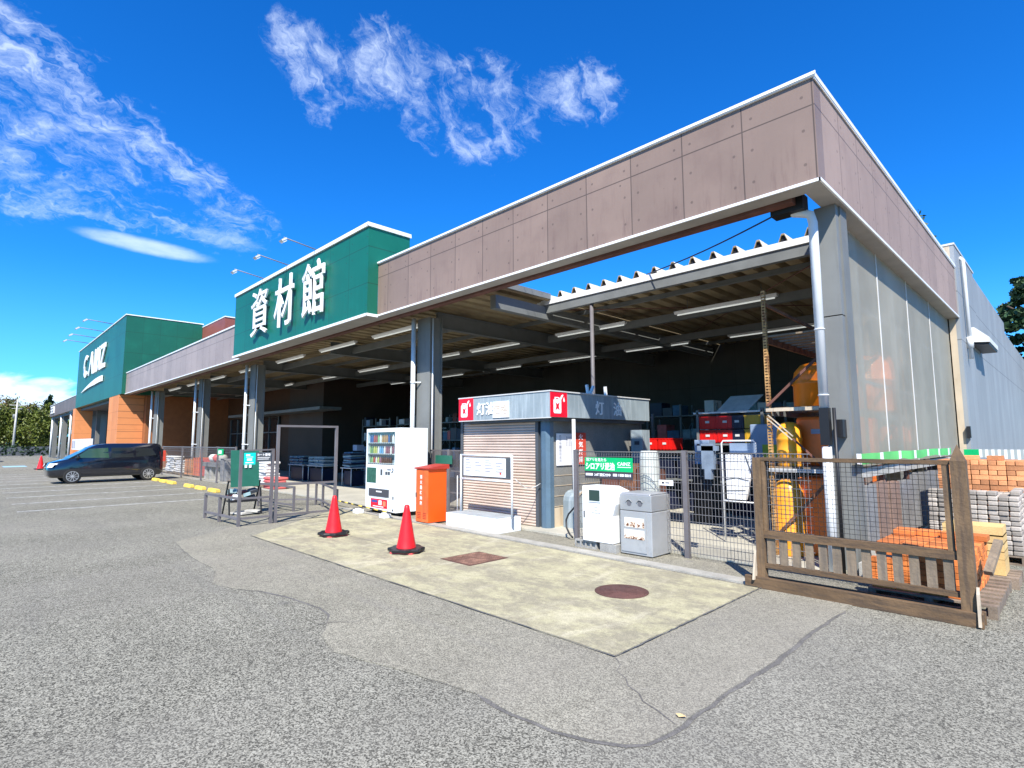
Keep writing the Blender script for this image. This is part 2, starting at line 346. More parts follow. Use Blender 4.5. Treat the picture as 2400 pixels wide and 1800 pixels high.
def clear_glass(name, tint, fac):
    m = bpy.data.materials.new(name); m.use_nodes = True; nt = m.node_tree; q = NT(nt)
    for n in list(nt.nodes): nt.nodes.remove(n)
    o = q.n('ShaderNodeOutputMaterial'); t = q.n('ShaderNodeBsdfTransparent'); t.inputs[0].default_value = (*tint, 1)
    g = q.n('ShaderNodeBsdfGlossy'); g.inputs['Roughness'].default_value = .03
    mx = q.n('ShaderNodeMixShader'); mx.inputs[0].default_value = fac
    nt.links.new(t.outputs[0], mx.inputs[1]); nt.links.new(g.outputs[0], mx.inputs[2]); nt.links.new(mx.outputs[0], o.inputs[0])
    return m
M_pane = clear_glass('clear_pane', (.9, .93, .93), .08)
def leafmat(name, col):
    def h(q, P, c, b):
        n = q.noise(P, .55, 3, .6); c = q.mix(q.ramp(n, .35, .68), c, tuple(min(1, k*1.9+.01) for k in col))
        return c
    return mat(name, col, .6, .3, 1.5, hook=h)
M_leafp = leafmat('pine_leaf', (.018, .042, .012)); M_leaf1 = leafmat('leaf_dark', (.010, .032, .008)); M_leaf2 = leafmat('leaf_olive', (.065, .082, .006))
M_bark = mat('bark', (.09, .065, .045), .9, .3, 6)

# ---------------------------------------------------------------- mesh helpers
class MB:
    def __init__(s): s.v = []; s.f = []; s.m = []; s.s = []
    def add(s, vs, fs, m=0, smooth=False):
        o = len(s.v); s.v += [tuple(v) for v in vs]
        for f in fs: s.f.append(tuple(i+o for i in f)); s.m.append(m); s.s.append(smooth)
        return s
    def box(s, x0, y0, z0, x1, y1, z1, m=0):
        if x0 > x1: x0, x1 = x1, x0
        if y0 > y1: y0, y1 = y1, y0
        if z0 > z1: z0, z1 = z1, z0
        vs = [(x0,y0,z0),(x1,y0,z0),(x1,y1,z0),(x0,y1,z0),(x0,y0,z1),(x1,y0,z1),(x1,y1,z1),(x0,y1,z1)]
        return s.add(vs, [(0,3,2,1),(4,5,6,7),(0,1,5,4),(1,2,6,5),(2,3,7,6),(3,0,4,7)], m)
    def obox(s, c, size, rot=(0,0,0), m=0):
        e = Euler(rot).to_matrix(); c = Vector(c); a, b, d = (k/2 for k in size)
        vs = [c + e @ Vector(p) for p in ((-a,-b,-d),(a,-b,-d),(a,b,-d),(-a,b,-d),(-a,-b,d),(a,-b,d),(a,b,d),(-a,b,d))]
        return s.add(vs, [(0,3,2,1),(4,5,6,7),(0,1,5,4),(1,2,6,5),(2,3,7,6),(3,0,4,7)], m)
    def beam(s, p0, p1, w, h, m=0, up=(0,0,1)):
        p0, p1 = Vector(p0), Vector(p1); d = (p1-p0).normalized(); u = Vector(up)
        if abs(d.dot(u)) > .98: u = Vector((1,0,0))
        a = d.cross(u).normalized(); b = a.cross(d).normalized()
        vs = [p + a*i*w/2 + b*j*h/2 for p in (p0, p1) for i, j in ((-1,-1),(1,-1),(1,1),(-1,1))]
        return s.add(vs, [(0,1,2,3),(7,6,5,4),(0,4,5,1),(1,5,6,2),(2,6,7,3),(3,7,4,0)], m)
    def tube(s, pts, r, n=8, m=0, smooth=True, cap=True):
        pts = [Vector(p) for p in pts]; rs = r if isinstance(r, (list, tuple)) else [r]*len(pts)
        vs = []; fs = []; ref = None
        for i, p in enumerate(pts):
            d = (pts[min(i+1, len(pts)-1)] - pts[max(i-1, 0)]).normalized()
            if ref is None: ref = Vector((0,0,1)) if abs(d.z) < .9 else Vector((1,0,0))
            a = d.cross(ref).normalized(); b = a.cross(d).normalized(); ref = b
            for k in range(n):
                t = 2*math.pi*k/n; vs.append(p + (a*math.cos(t)+b*math.sin(t))*rs[i])
        for i in range(len(pts)-1):
            for k in range(n):
                k2 = (k+1) % n; fs.append((i*n+k, i*n+k2, (i+1)*n+k2, (i+1)*n+k))
        s.add(vs, fs, m, smooth)
        if cap:
            o = len(s.v)-len(vs)
            s.f.append(tuple(o+k for k in range(n-1, -1, -1))); s.m.append(m); s.s.append(False)
            s.f.append(tuple(o+(len(pts)-1)*n+k for k in range(n))); s.m.append(m); s.s.append(False)
        return s
    def prism(s, pts, axis, a0, a1, m=0):
        """pts 2-D outline; axis 'x': (y,z)  'y': (x,z)  'z': (x,y)"""
        def P(p, a): return {'x': (a, p[0], p[1]), 'y': (p[0], a, p[1]), 'z': (p[0], p[1], a)}[axis]
        n = len(pts); vs = [P(p, a0) for p in pts] + [P(p, a1) for p in pts]
        fs = [tuple(range(n)), tuple(range(2*n-1, n-1, -1))] + [(i, i+n, (i+1) % n+n, (i+1) % n) for i in range(n)]
        return s.add(vs, fs, m)
    def lathe(s, prof, c=(0,0,0), n=20, m=0, smooth=True):
        vs = []; fs = []
        for r, z in prof:
            for k in range(n):
                t = 2*math.pi*k/n; vs.append((c[0]+r*math.cos(t), c[1]+r*math.sin(t), c[2]+z))
        for i in range(len(prof)-1):
            for k in range(n):
                k2 = (k+1) % n; fs.append((i*n+k, i*n+k2, (i+1)*n+k2, (i+1)*n+k))
        fs.append(tuple(range(n-1, -1, -1))); fs.append(tuple((len(prof)-1)*n+k for k in range(n)))
        return s.add(vs, fs, m, smooth)
    def text(s, body, org, U, V, w, h, depth, m=0, bold=0., keep=False):
        """org: lower-left corner; U,V unit directions; text fitted to w x h; depth out of the face"""
        cu = bpy.data.curves.new('t', 'FONT'); cu.body = body; cu.size = 1; cu.offset = bold; cu.resolution_u = 3
        ob = bpy.data.objects.new('t', cu); COL.objects.link(ob)
        dg = bpy.context.evaluated_depsgraph_get(); me = bpy.data.meshes.new_from_object(ob.evaluated_get(dg))
        bpy.data.objects.remove(ob); bpy.data.curves.remove(cu)
        if not me.vertices: return s
        bm = bmesh.new(); bm.from_mesh(me); bpy.data.meshes.remove(me)
        if depth > 0:
            g = bmesh.ops.extrude_face_region(bm, geom=bm.faces[:])
            for e in g['geom']:
                if isinstance(e, bmesh.types.BMVert): e.co.z += 1
        bm.verts.index_update()
        xs = [v.co.x for v in bm.verts]; ys = [v.co.y for v in bm.verts]
        x0, x1, y0, y1 = min(xs), max(xs), min(ys), max(ys)
        sx = w/(x1-x0); sy = h/(y1-y0)
        if keep: sx = sy = min(sx, sy)
        U = Vector(U); V = Vector(V); N = U.cross(V); org = Vector(org)
        vs = [org + U*(v.co.x-x0)*sx + V*(v.co.y-y0)*sy + N*v.co.z*max(depth, .0) for v in bm.verts]
        s.add(vs, [tuple(v.index for v in f.verts) for f in bm.faces], m); bm.free()
        return s
    def build(s, name, mats, parent=None, local=False, bevel=0, loc=None, fix=True):
        if not isinstance(mats, (list, tuple)): mats = [mats]
        off = Vector((0,0,0))
        if not local:
            if parent is not None: off = parent_world(parent)
            elif loc is not None: off = Vector(loc)
        me = bpy.data.meshes.new(name)
        me.from_pydata([tuple(Vector(v)-off) for v in s.v], [], s.f)
        for i, p in enumerate(me.polygons): p.material_index = s.m[i]; p.use_smooth = s.s[i]
        for m in mats: me.materials.append(m)
        me.validate(); me.update()
        if fix:
            bm = bmesh.new(); bm.from_mesh(me); bmesh.ops.recalc_face_normals(bm, faces=bm.faces[:]); bm.to_mesh(me); bm.free()
        o = bpy.data.objects.new(name, me); COL.objects.link(o)
        if parent is not None: o.parent = parent
        if loc is not None and parent is None: o.location = loc
        if bevel:
            b = o.modifiers.new('bevel', 'BEVEL'); b.width = bevel; b.segments = 2; b.limit_method = 'ANGLE'; b.angle_limit = R(40)
        return o
def parent_world(o):
    v = Vector((0,0,0))
    while o is not None: v = v + Vector(o.location); o = o.parent
    return v
def tag(o, label, cat, group=None):
    o['label'] = label; o['category'] = cat
    if group: o['group'] = group
    return o
def thing(name, label, cat, loc=(0,0,0), group=None, rz=0):
    o = bpy.data.objects.new(name, None); COL.objects.link(o); o.location = loc; o.rotation_euler = (0,0,rz)
    o.empty_display_size = .2
    return tag(o, label, cat, group)
def struct(o, kind='structure'): o['kind'] = kind; return o
def dup(root, loc, rz=0, label=None, sc=None):
    r = root.copy(); COL.objects.link(r); r.location = loc; r.rotation_euler = (0,0,rz)
    if sc: r.scale = sc
    if label: r['label'] = label
    for ch in list(root.children):
        c = ch.copy(); COL.objects.link(c); c.parent = r
        for g in list(ch.children):
            d = g.copy(); COL.objects.link(d); d.parent = c
    return r
def solo(name, label, cat, mb, mats, loc, group=None, bevel=0, local=False):
    o = mb.build(name, mats, loc=loc, bevel=bevel, local=local)
    return tag(o, label, cat, group)
EX, EY, EZ = (1,0,0), (0,1,0), (0,0,1)

# ================================================================ GROUND
def ground():
    mb = MB(); mb.add([(-900,-500,0),(500,-500,0),(500,900,0),(-900,900,0)], [(0,1,2,3)])
    struct(mb.build('parking_ground', M_asph))
    pts = [(-9.03,-4.64),(-7.9,-4.78),(-6.96,-4.84),(-6.4,-4.82),(-6.0,-4.9),(-5.47,-5.1),(-5.1,-5.02),(-4.72,-4.82),(-4.3,-4.70),(-3.97,-4.66),(-3.6,-4.62),(-3.3,-4.66),(-3.05,-4.82),(-2.79,-5.0),(-2.36,-5.1),(-1.9,-4.98),(-1.5,-4.88),(-.96,-4.77),(-.6,-4.79),(-.27,-4.76),(-.05,-4.68),(.11,-4.59),(.19,-4.5),(.22,-4.3),(.22,-3.68),(.24,-2.92),(.22,-2.0),(.25,-1.03),(.26,-.4),(.26,.2),(-13.4,.45)]
    fine = []
    for i in range(len(pts)):
        a = Vector(pts[i]); b = Vector(pts[(i+1) % len(pts)]); k = max(1, int((b-a).length/.12)) if i < len(pts)-2 else 1
        for j in range(k):
            p = a.lerp(b, j/k)
            if j: p = p + Vector((rnd.uniform(-.012,.012), rnd.uniform(-.012,.012)))
            fine.append(p)
    # dark bleeding edge of the old patch: a band along its outer boundary
    mb = MB(); n = len(fine)
    vs = []
    for i, p in enumerate(fine[:-3]):
        t = (Vector(fine[i+1])-Vector(fine[max(0,i-1)])).normalized(); nr = Vector((t.y,-t.x))
        w = .006 + .012*math.sin(i*.21)*math.sin(i*.047) + rnd.uniform(-.006,.006) + (.028 if p.x > -.9 and p.y < -1 else 0) + (.012 if -4.8 < p.x < -3.2 else 0)
        vs += [(p.x+nr.x*w, p.y+nr.y*w, .003), (p.x-nr.x*.03, p.y-nr.y*.03, .003)]
    mb.add(vs, [(2*i, 2*i+1, 2*i+3, 2*i+2) for i in range(len(vs)//2-1)])
    struct(mb.build('patch_edge', M_seal))
    mb = MB(); mb.prism([tuple(p) for p in fine], 'z', .001, .007); struct(mb.build('asphalt_patch', M_patch))
    # concrete pad with slightly uneven cut edge
    A = [(-8.67,-3.5),(-.68,-3.56),(-.70,-.72),(-11.4,-.42)]
    AA = []
    for i in range(4):
        a = Vector(A[i]); b = Vector(A[(i+1) % 4])
        for k in range(60):
            p = a.lerp(b, k/60); jj = .010 if i < 2 else .004
            AA.append((p.x+rnd.uniform(-jj,jj)*(k > 0), p.y+rnd.uniform(-jj,jj)*(k > 0)))
    mb = MB(); mb.prism(AA, 'z', .002, .016); struct(mb.build('concrete_pad', M_conc))
    mb = MB(); 
    for a, b, w in (((-8.72,-3.52),(-.66,-3.585),.022),((-.66,-3.585),(-.675,-.7),.02),((-7.31,-2.30),(-5.3,-2.2),.012),((-11.4,-.40),(-.7,-.70),.02)):
        k = 40; vs = []
        for i in range(k+1):
            p = Vector(a).lerp(Vector(b), i/k); t = (Vector(b)-Vector(a)).normalized(); nr = Vector((t.y,-t.x)); ww = w*rnd.uniform(.35,1.1)
            j = rnd.uniform(-.006,.006)
            vs += [(p.x+nr.x*(ww/2+j), p.y+nr.y*(ww/2+j), .0205), (p.x-nr.x*(ww/2-j), p.y-nr.y*(ww/2-j), .0205)]
        mb.add(vs, [(2*i, 2*i+1, 2*i+3, 2*i+2) for i in range(k)])
    # crack wandering from the pad corner over the patch
    for path in ([(-.66,-3.59),(-.55,-3.68),(-.5,-3.80),(-.38,-3.86),(-.3,-3.95),(-.18,-4.0),(-.1,-4.08),(.05,-4.13),(.2,-4.2)], [(-3.1,-4.9),(-3.05,-4.75),(-2.9,-4.6),(-2.95,-4.4)]):
        vs = []
        for i, p in enumerate(path):
            a = Vector(path[max(0,i-1)]); b = Vector(path[min(len(path)-1,i+1)]); t = (b-a).normalized(); nr = Vector((t.y,-t.x)); w = rnd.uniform(.003,.008)
            vs += [(p[0]+nr.x*w, p[1]+nr.y*w, .0095), (p[0]-nr.x*w, p[1]-nr.y*w, .0095)]
        mb.add(vs, [(2*i, 2*i+1, 2*i+3, 2*i+2) for i in range(len(path)-1)])
    struct(mb.build('pavement_joints', M_seal))
    mb = MB(); mb.prism([(-11.4,-.38),(-.2,-.66),(-.2,-.44),(-11.4,-.18)], 'z', .001, .03); struct(mb.build('kerb_strip', M_conc2))
    mb = MB(); mb.box(-41.9,.45,.001,-.2,12.2,.035); struct(mb.build('store_floor', M_floor))
    # parking bay lines
    mb = MB()
    for x in (-16.7,-19.15,-21.65,-24.15,-26.65,-29.15,-31.65,-34.2,-36.7,-39.2):
        mb.box(x-.06,-6.3,.001,x+.06,-1.35 if x < -17 else -2.0,.005)
    mb.box(-60,-10.3,.001,-18,-10.18,.005)
    struct(mb.build('parking_lines', M_line))
    mb = MB(); mb.box(-55,-5.2,.001,-52.5,-3.9,.005); struct(mb.build('blue_ground_marking', mat('blue_paint', (.25,.45,.6), .8, .1)))
ground()

# manhole + drain cover
mb = MB(); mb.lathe([(.30,.017),(.30,.022),(.27,.022),(.265,.018),(.26,.018),(.255,.0225),(.0,.0225)], (0,0,0), 48)
for r in (.07,.13,.19):
    for k in range(int(r*60)):
        t = 2*math.pi*k/int(r*60); mb.obox((r*math.cos(t), r*math.sin(t), .0235), (.016,.016,.003), (0,0,t))
t = thing('manhole_cover', 'round dark brown iron manhole cover set in the concrete pad', 'manhole cover', (-1.72,-1.96,0))
mb.build('cover_disc', M_iron, t, local=True)
t = thing('drain_cover', 'square rusty iron drain cover set in the concrete pad', 'drain cover', (-4.26,-1.96,0))
mb = MB(); mb.box(-.33,-.37,.0165,.33,.37,.021); mb.build('cover_frame', M_iron, t, local=True)
mb = MB(); mb.box(-.30,-.34,.0215,.30,.34,.024)
for i in range(13):
    for j in range(14):
        mb.obox((-.27+i*.045, -.31+j*.0475, .0265), (.026,.012,.004), (0,0,.785 if (i+j) % 2 else -.785))
mb.build('cover_plate', M_irong, t, local=True)
mb = MB(); mb.add([(-.03,-.005,.02),(.0,-.02,.012),(.04,0,.022),(.01,.03,.012),(0,.004,.026)], [(0,1,4),(1,2,4),(2,3,4),(3,0,4)])
solo('fallen_leaf', 'small dry yellow leaf on the asphalt', 'leaf', mb, M_leaf_d, (.18,-4.1,.004), local=True)

# ================================================================ MATERIALS STORE (open front)
def coping(mb, a, b, w=.38, h=.07, z=6.33):
    pass
def store():
    B = thing('open_front_store', 'long open-fronted store with mauve brown fascia, green sign box and grey columns', 'building', (-20,6,0))
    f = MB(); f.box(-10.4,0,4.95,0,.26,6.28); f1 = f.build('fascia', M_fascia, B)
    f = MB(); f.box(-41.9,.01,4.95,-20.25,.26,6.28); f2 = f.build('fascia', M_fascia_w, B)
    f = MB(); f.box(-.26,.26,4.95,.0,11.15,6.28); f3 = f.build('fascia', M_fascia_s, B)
    c = MB(); c.box(-10.39,-.03,6.285,.03,.30,6.345); c.box(-10.39,-.045,6.30,.045,-.032,6.34); c.build('coping', M_white, f1)
    c = MB(); c.box(-41.88,-.03,6.285,-20.25,.30,6.345); c.build('coping', M_white, f2)
    c = MB(); c.box(-.30,.305,6.285,.03,11.2,6.345); c.box(.005,-.005,6.262,.022,11.2,6.283); c.build('coping', M_white, f3)
    # lower white edge and soffit
    c = MB(); c.box(-41.9,-.025,4.91,-20.25,.0,4.948); c.box(-10.38,-.025,4.91,.025,.0-.002,4.948); c.box(.002,-.025,4.91,.027,11.15,4.948)
    c.build('drip_edge', M_white, B)
    c = MB(); c.box(-41.9,.0,4.905,-10.4,.26,4.947); c.box(-10.4,.0,4.905,-.0,.26,4.946); c.box(-.24,.262,4.905,.0,11.15,4.946); c.build('soffit', M_soff, B)
    c = MB(); c.box(-41.9,.27,4.86,-.42,.42,5.16); c.box(-41.9,.30,5.9,-.42,.38,6.05); c.build('edge_beam', M_brownsteel, B)
    # back of fascia framing
    c = MB()
    for i in range(46): c.box(-.7-i*.9,.27,5.17,-.64-i*.9,.36,6.25)
    c.build('fascia_stud', M_brownsteel, B)['kind'] = 'stuff'
    # green sign box
    s = MB(); s.box(-20.25,-.30,4.94,-10.4,.0-.002,6.3); s.box(-20.25,-.30,6.3,-10.4,.95,7.28); sg = s.build('sign_wall', M_green, B)
    c = MB(); c.box(-20.28,-.345,7.285,-10.37,.98,7.345); c.box(-20.28,-.345,7.24,-10.37,-.302,7.283); c.box(-10.399,-.345,7.24,-10.36,.98,7.283); c.build('coping', M_white, sg)
    c = MB(); c.box(-20.27,-.335,4.885,-10.37,-.30,4.955); c.box(-10.398,-.335,4.885,-10.365,-.0,4.955); c.build('drip_edge', M_white, sg)
    c = MB(); c.box(-20.25,-.30,4.90,-10.4,-.002,4.937); c.build('soffit', M_soff, sg)
    for ch, x0, w in (('資',-18.2,1.55),('材',-16.12,1.5),('館',-14.05,1.5)):
        t = MB(); t.text(ch, (x0+.04,-.40,5.36), EX, EZ, w-.08, 1.62, .05, bold=.004); t.build('letter', M_letter, sg)
    # columns
    def col(x0, x1, y0=.95, d=.40, top=4.9):
        k = MB(); xm = (x0+x1)/2
        k.box(x0,y0,.035,x1,y0+.03,top); k.box(x0,y0+d-.03,.035,x1,y0+d,top); k.box(x0+.05,y0+.031,.035,x1-.05,y0+d-.031,top)
        k.box(x0-.04,y0-.04,.035,x1+.04,y0+d+.04,.06)
        return k.build('column', M_colm, B)
    for x0, x1 in ((-9.97,-9.42),(-22.0,-21.4),(-29.1,-28.55),(-38.3,-37.6)):
        cc = col(x0, x1)
        p = MB(); p.tube([(x0+.04,.80,4.9),(x0+.04,.80,.05)], .06, 12)
        for z in (1.6,3.2): p.tube([(x0+.04,.80,z),(x0+.04,.80,z+.05)], .07, 12); p.beam((x0+.04,.80,z+.03),(x0+.2,.94,z+.03),.03,.03)
        p.build('downpipe', M_pvc, B)
        p = MB(); p.tube([(x1+.06,1.0,.05),(x1+.06,1.0,4.85)], .02, 8); p.build('cable_pipe', M_pvc, B)
    # corner column
    k = MB(); k.box(-.33,.86,.02,-.065,1.30,3.36); k.box(-.33,.86,3.375,-.065,1.30,4.903); k.build('column', M_colm_c, B)
    k = MB(); k.box(-.066,1.0,.02,-.045,1.29,4.9); k.build('corner_flashing', M_colm, B)
    p = MB(); p.tube([(-.55,.60,5.0),(-.55,.60,4.9),(-.50,.60,4.82),(-.40,.60,4.79),(-.30,.60,4.74),(-.275,.60,4.62),(-.275,.60,2.1)], .058, 14)
    p.tube([(-.275,.60,1.62),(-.275,.60,.03)], .058, 14)
    for z in (3.15,2.28): p.tube([(-.275,.60,z),(-.275,.60,z+.015)], .066, 14)
    p.build('downpipe', M_pvc, B)
    p = MB(); p.box(-.325,.535,1.64,-.215,.65,2.12); p.box(-.19,.70,1.74,-.10,.858,1.97); p.build('black_guard', M_black, B)
    p = MB(); p.tube([(-.17,.62,.03),(-.17,.62,2.12)], .022, 8); p.build('black_cable_pipe', M_black, B)
    p = MB(); p.box(-.76,.44,4.80,-.34,.66,5.02); p.build('gutter_box', M_black, B)
    # side wall of translucent sheet with white battens
    w = MB()
    for ya, yb in ((1.30,3.66),(3.66,6.0),(6.0,8.4),(8.4,11.14)): w.add([(-.225,ya,1.32),(-.225,yb,1.32),(-.225,yb,4.9),(-.225,ya,4.9)], [(0,1,2,3)])
    w.build('sheet_wall', M_poly, B)
    for y in (3.66,6.0,8.4): w = MB(); w.box(-.224,y-.014,1.32,-.212,y+.014,4.9); w.build('batten', M_trim, B)
    w = MB()
    for y in (2.5,4.85,7.2,9.6): w.box(-.31,y-.04,.02,-.24,y+.04,4.9)
    for z in (1.34,2.6,3.8): w.box(-.36,1.3,z,-.315,11.1,z+.06)
    w.build('wall_girt', M_grey, B)
    w = MB(); w.box(-.30,1.3,.0,-.22,11.14,.55); w.build('wall_plinth', M_block, B)
    # roof deck: folded plate with ribs running back
    def deck(x0, x1, y0, y1, nm):
        p = .4555; up = []; n = int(round((x1-x0)/p)); p = (x1-x0)/n
        for i in range(n):
            a = x0+i*p; up += [(a,5.26),(a+p*.30,5.26),(a+p*.46,5.44),(a+p*.58,5.44),(a+p*.74,5.26)]
        up.append((x1,5.26)); lo = [(x, z-.03) for x, z in reversed(up)]
        d = MB(); pts = up+lo; m = len(up)
        vs = [(x, y0, z) for x, z in up] + [(x, y1, z) for x, z in up] + [(x, y0, z-.03) for x, z in up] + [(x, y1, z-.03) for x, z in up]
        fs = []; tp = []
        for i in range(m-1):
            tp.append((i,i+1,m+i+1,m+i)); fs += [(2*m+i,3*m+i,3*m+i+1,2*m+i+1), (i,2*m+i,2*m+i+1,i+1), (m+i,m+i+1,3*m+i+1,3*m+i)]
        fs += [(0,m,3*m,2*m),(m-1,3*m-1,4*m-1,2*m-1)]
        k0 = len(d.v); d.add(vs, fs, 0)
        for f in tp: d.f.append(f); d.m.append(1); d.s.append(False)
        for i in range(n):
            a = x0+i*p; d.prism([(a+p*.27,5.235),(a+p*.45,5.405),(a+p*.59,5.405),(a+p*.77,5.235)], 'y', y0+.04, y0+.07, 2)
        return d.build(nm, [M_deck, M_trim, M_black], B)
    deck(-41.9,-7.05,.43,12.3,'roof_deck'); deck(-7.02,-.38,2.98,12.3,'roof_deck')
    e = MB(); e.box(-7.5,2.90,5.14,-.38,2.97,5.26); e.build('roof_edge_flashing', M_white, B)
    e = MB(); e.box(-7.5,2.93,4.93,-.38,3.05,5.138); e.build('roof_edge_beam', M_steel, B)
    e = MB(); e.beam((-7.03,.43,5.32),(-7.03,2.9,5.32),.02,.14); e.build('roof_verge', M_steel, B)
    # girders and purlins
    for x in (-9.7,-15.7,-21.7,-28.8,-35,-38):
        g = MB(); g.box(x-.09,1.36,4.70,x+.09,12.1,4.72); g.box(x-.09,1.36,5.10,x+.09,12.1,5.12); g.box(x-.012,1.36,4.721,x+.012,12.1,5.099); g.build('girder', M_steel, B)
    g = MB(); g.box(-7.4,1.2,4.78,-7.22,12.1,5.1); g.build('girder', M_steel, B)
    g = MB()
    for y in (4.4,6.9,9.6,11.4): g.box(-41.8,y-.05,5.125,-.4,y+.05,5.225)
    g.build('purlin', M_steel, B)
    for y in (2.2,5.6,8.4): 
        g = MB(); g.box(-41.8,y-.06,4.80,-9.9,y+.06,5.0); g.build('cross_beam', M_steel, B)
    for y in (5.6,8.4):
        g = MB(); g.box(-9.5,y-.06,4.80,-.4,y+.06,5.0); g.build('cross_beam', M_steel, B)
    g = MB()
    for x in (-6.3,-5.1,-3.9,-2.7,-1.5):
        g.tube([(x,3.2,5.2),(x,3.2,4.97)], .006, 6); g.tube([(x,6,5.2),(x-.4,9,5.22)], .008, 6)
    g.tube([(-7,3.1,5.0),(-1,9,5.1)], .012, 6); g.tube([(-.5,3.1,5.0),(-6.5,9,5.1)], .012, 6); g.build('roof_bracing', M_brownsteel, B)
    # slender post under the roof edge
    g = MB(); g.tube([(-5.83,3.0,.03),(-5.83,3.0,4.93)], .045, 12); g.build('roof_edge_post', M_gpost, B)
    g = MB(); g.tube([(-5.0,1.25,.03),(-5.0,1.25,2.14)], .035, 12); g.build('white_post', M_pvc, B)
    # walls behind
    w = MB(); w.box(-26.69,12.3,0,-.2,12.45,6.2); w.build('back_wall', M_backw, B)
    w = MB(); w.box(-41.9,6.4,0,-31.0,6.55,5.2); w.build('entrance_wall', mat('brown_entrance_wall', (.085,.035,.014), .7, .1), B)  # orange-brown wall with the bay's shade mixed into its colour
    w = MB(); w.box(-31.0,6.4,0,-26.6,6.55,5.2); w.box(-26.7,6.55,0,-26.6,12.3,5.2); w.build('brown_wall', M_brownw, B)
    w = MB(); w.box(-40.8,6.30,.1,-32.2,6.39,3.3); dr = w.build('glass_front', M_glassd, B)
    w = MB()
    for i in range(7): w.box(-40.8+i*1.42,6.24,.1,-40.74+i*1.42,6.298,3.3)
    w.box(-40.8,6.24,2.3,-32.2,6.297,2.36); w.build('glazing_bar', M_grey, dr)
    w = MB(); w.box(-38,5.2,3.35,-24.5,6.38,3.5); w.build('entrance_canopy', M_steel, B)
    # floodlights on arms above the sign
    for x in (-13.4,-15.4,-17.45):
        L = thing('sign_lamp', {-13.4:'rightmost',-15.4:'middle',-17.45:'leftmost'}[x]+' arm lamp reaching out over the green sign with three big characters', 'lamp', (x,-.3,7.35), 'arm lamps above the green box sign')
        a = MB(); a.tube([(x,-.2,7.36),(x+.0,-1.28,7.50)], .018, 8); a.build('arm', M_grey, L)
        a = MB(); a.obox((x,-1.30,7.42), (.20,.16,.05), (R(35),0,0)); a.build('lamp_head', M_trim, L)
        a = MB(); a.obox((x,-1.28,7.38), (.17,.12,.05), (R(35),0,0)); a.build('lens', M_white, L)
    return B
store()

# ---------------------------------------------------------------- fluorescent lights
def lights():
    spots = [(-3.65,5.2),(-7.6,5.2),(-4.05,9.1),(-7.8,9.1),(-11.4,9.1),(-11.65,1.35),(-15.2,1.35),(-19.0,1.35),(-19.35,5.15),(-14.6,5.15),(-11.6,5.2),(-15.4,9.1),(-19.2,9.1),(-23.0,5.2),(-27.7,1.35),(-23.2,1.35),(-35.4,1.35),(-31.5,1.35),(-23.0,9.1),(-29,5.2)]
    where = ['near the downpipe at the open corner, front row','above the kerosene booth, right half of its row','over the red crates, back row','behind the thin grey roof post, back row','back row left of the thin grey roof post','just left of the column behind the vending machine','under the middle of the green box sign, front row','under the left end of the green box sign, front row','second row, left end of the bay under the green sign','second row, middle of the bay under the green sign','second row, just right of the column behind the vending machine','third row, in the bay under the green sign','third row, left end of the bay under the green sign','second row, in the bay left of the green sign','front row, two bays left of the green sign','front row, in the bay next left of the green sign','front row, farthest left bay','front row, second farthest left bay','third row, left of the green sign','second row, two bays left of the green sign']
    root = None
    for (x, y), wt in zip(spots, where):
        lab = 'slim ceiling light, '+wt
        if root is None:
            root = thing('ceiling_light', lab, 'ceiling light', (x,y,4.86), 'fluorescent lights under the store roof')
            a = MB(); a.prism([(-.07,.05),(-.03,.0),(.03,.0),(.07,.05),(.07,.07),(-.07,.07)], 'x', -1.24, 1.24); a.build('housing', M_white, root, local=True)
            a = MB(); a.tube([(-1.18,0,-.022),(1.18,0,-.022)], .017, 8); a.build('tube', M_tube, root, local=True)
            a = MB(); a.tube([(-.9,0,.07),(-.9,0,.36)], .006, 6); a.tube([(.9,0,.07),(.9,0,.36)], .006, 6); a.build('hanger', M_steel, root, local=True)
        else: dup(root, (x,y,4.86), 0, lab)
lights()

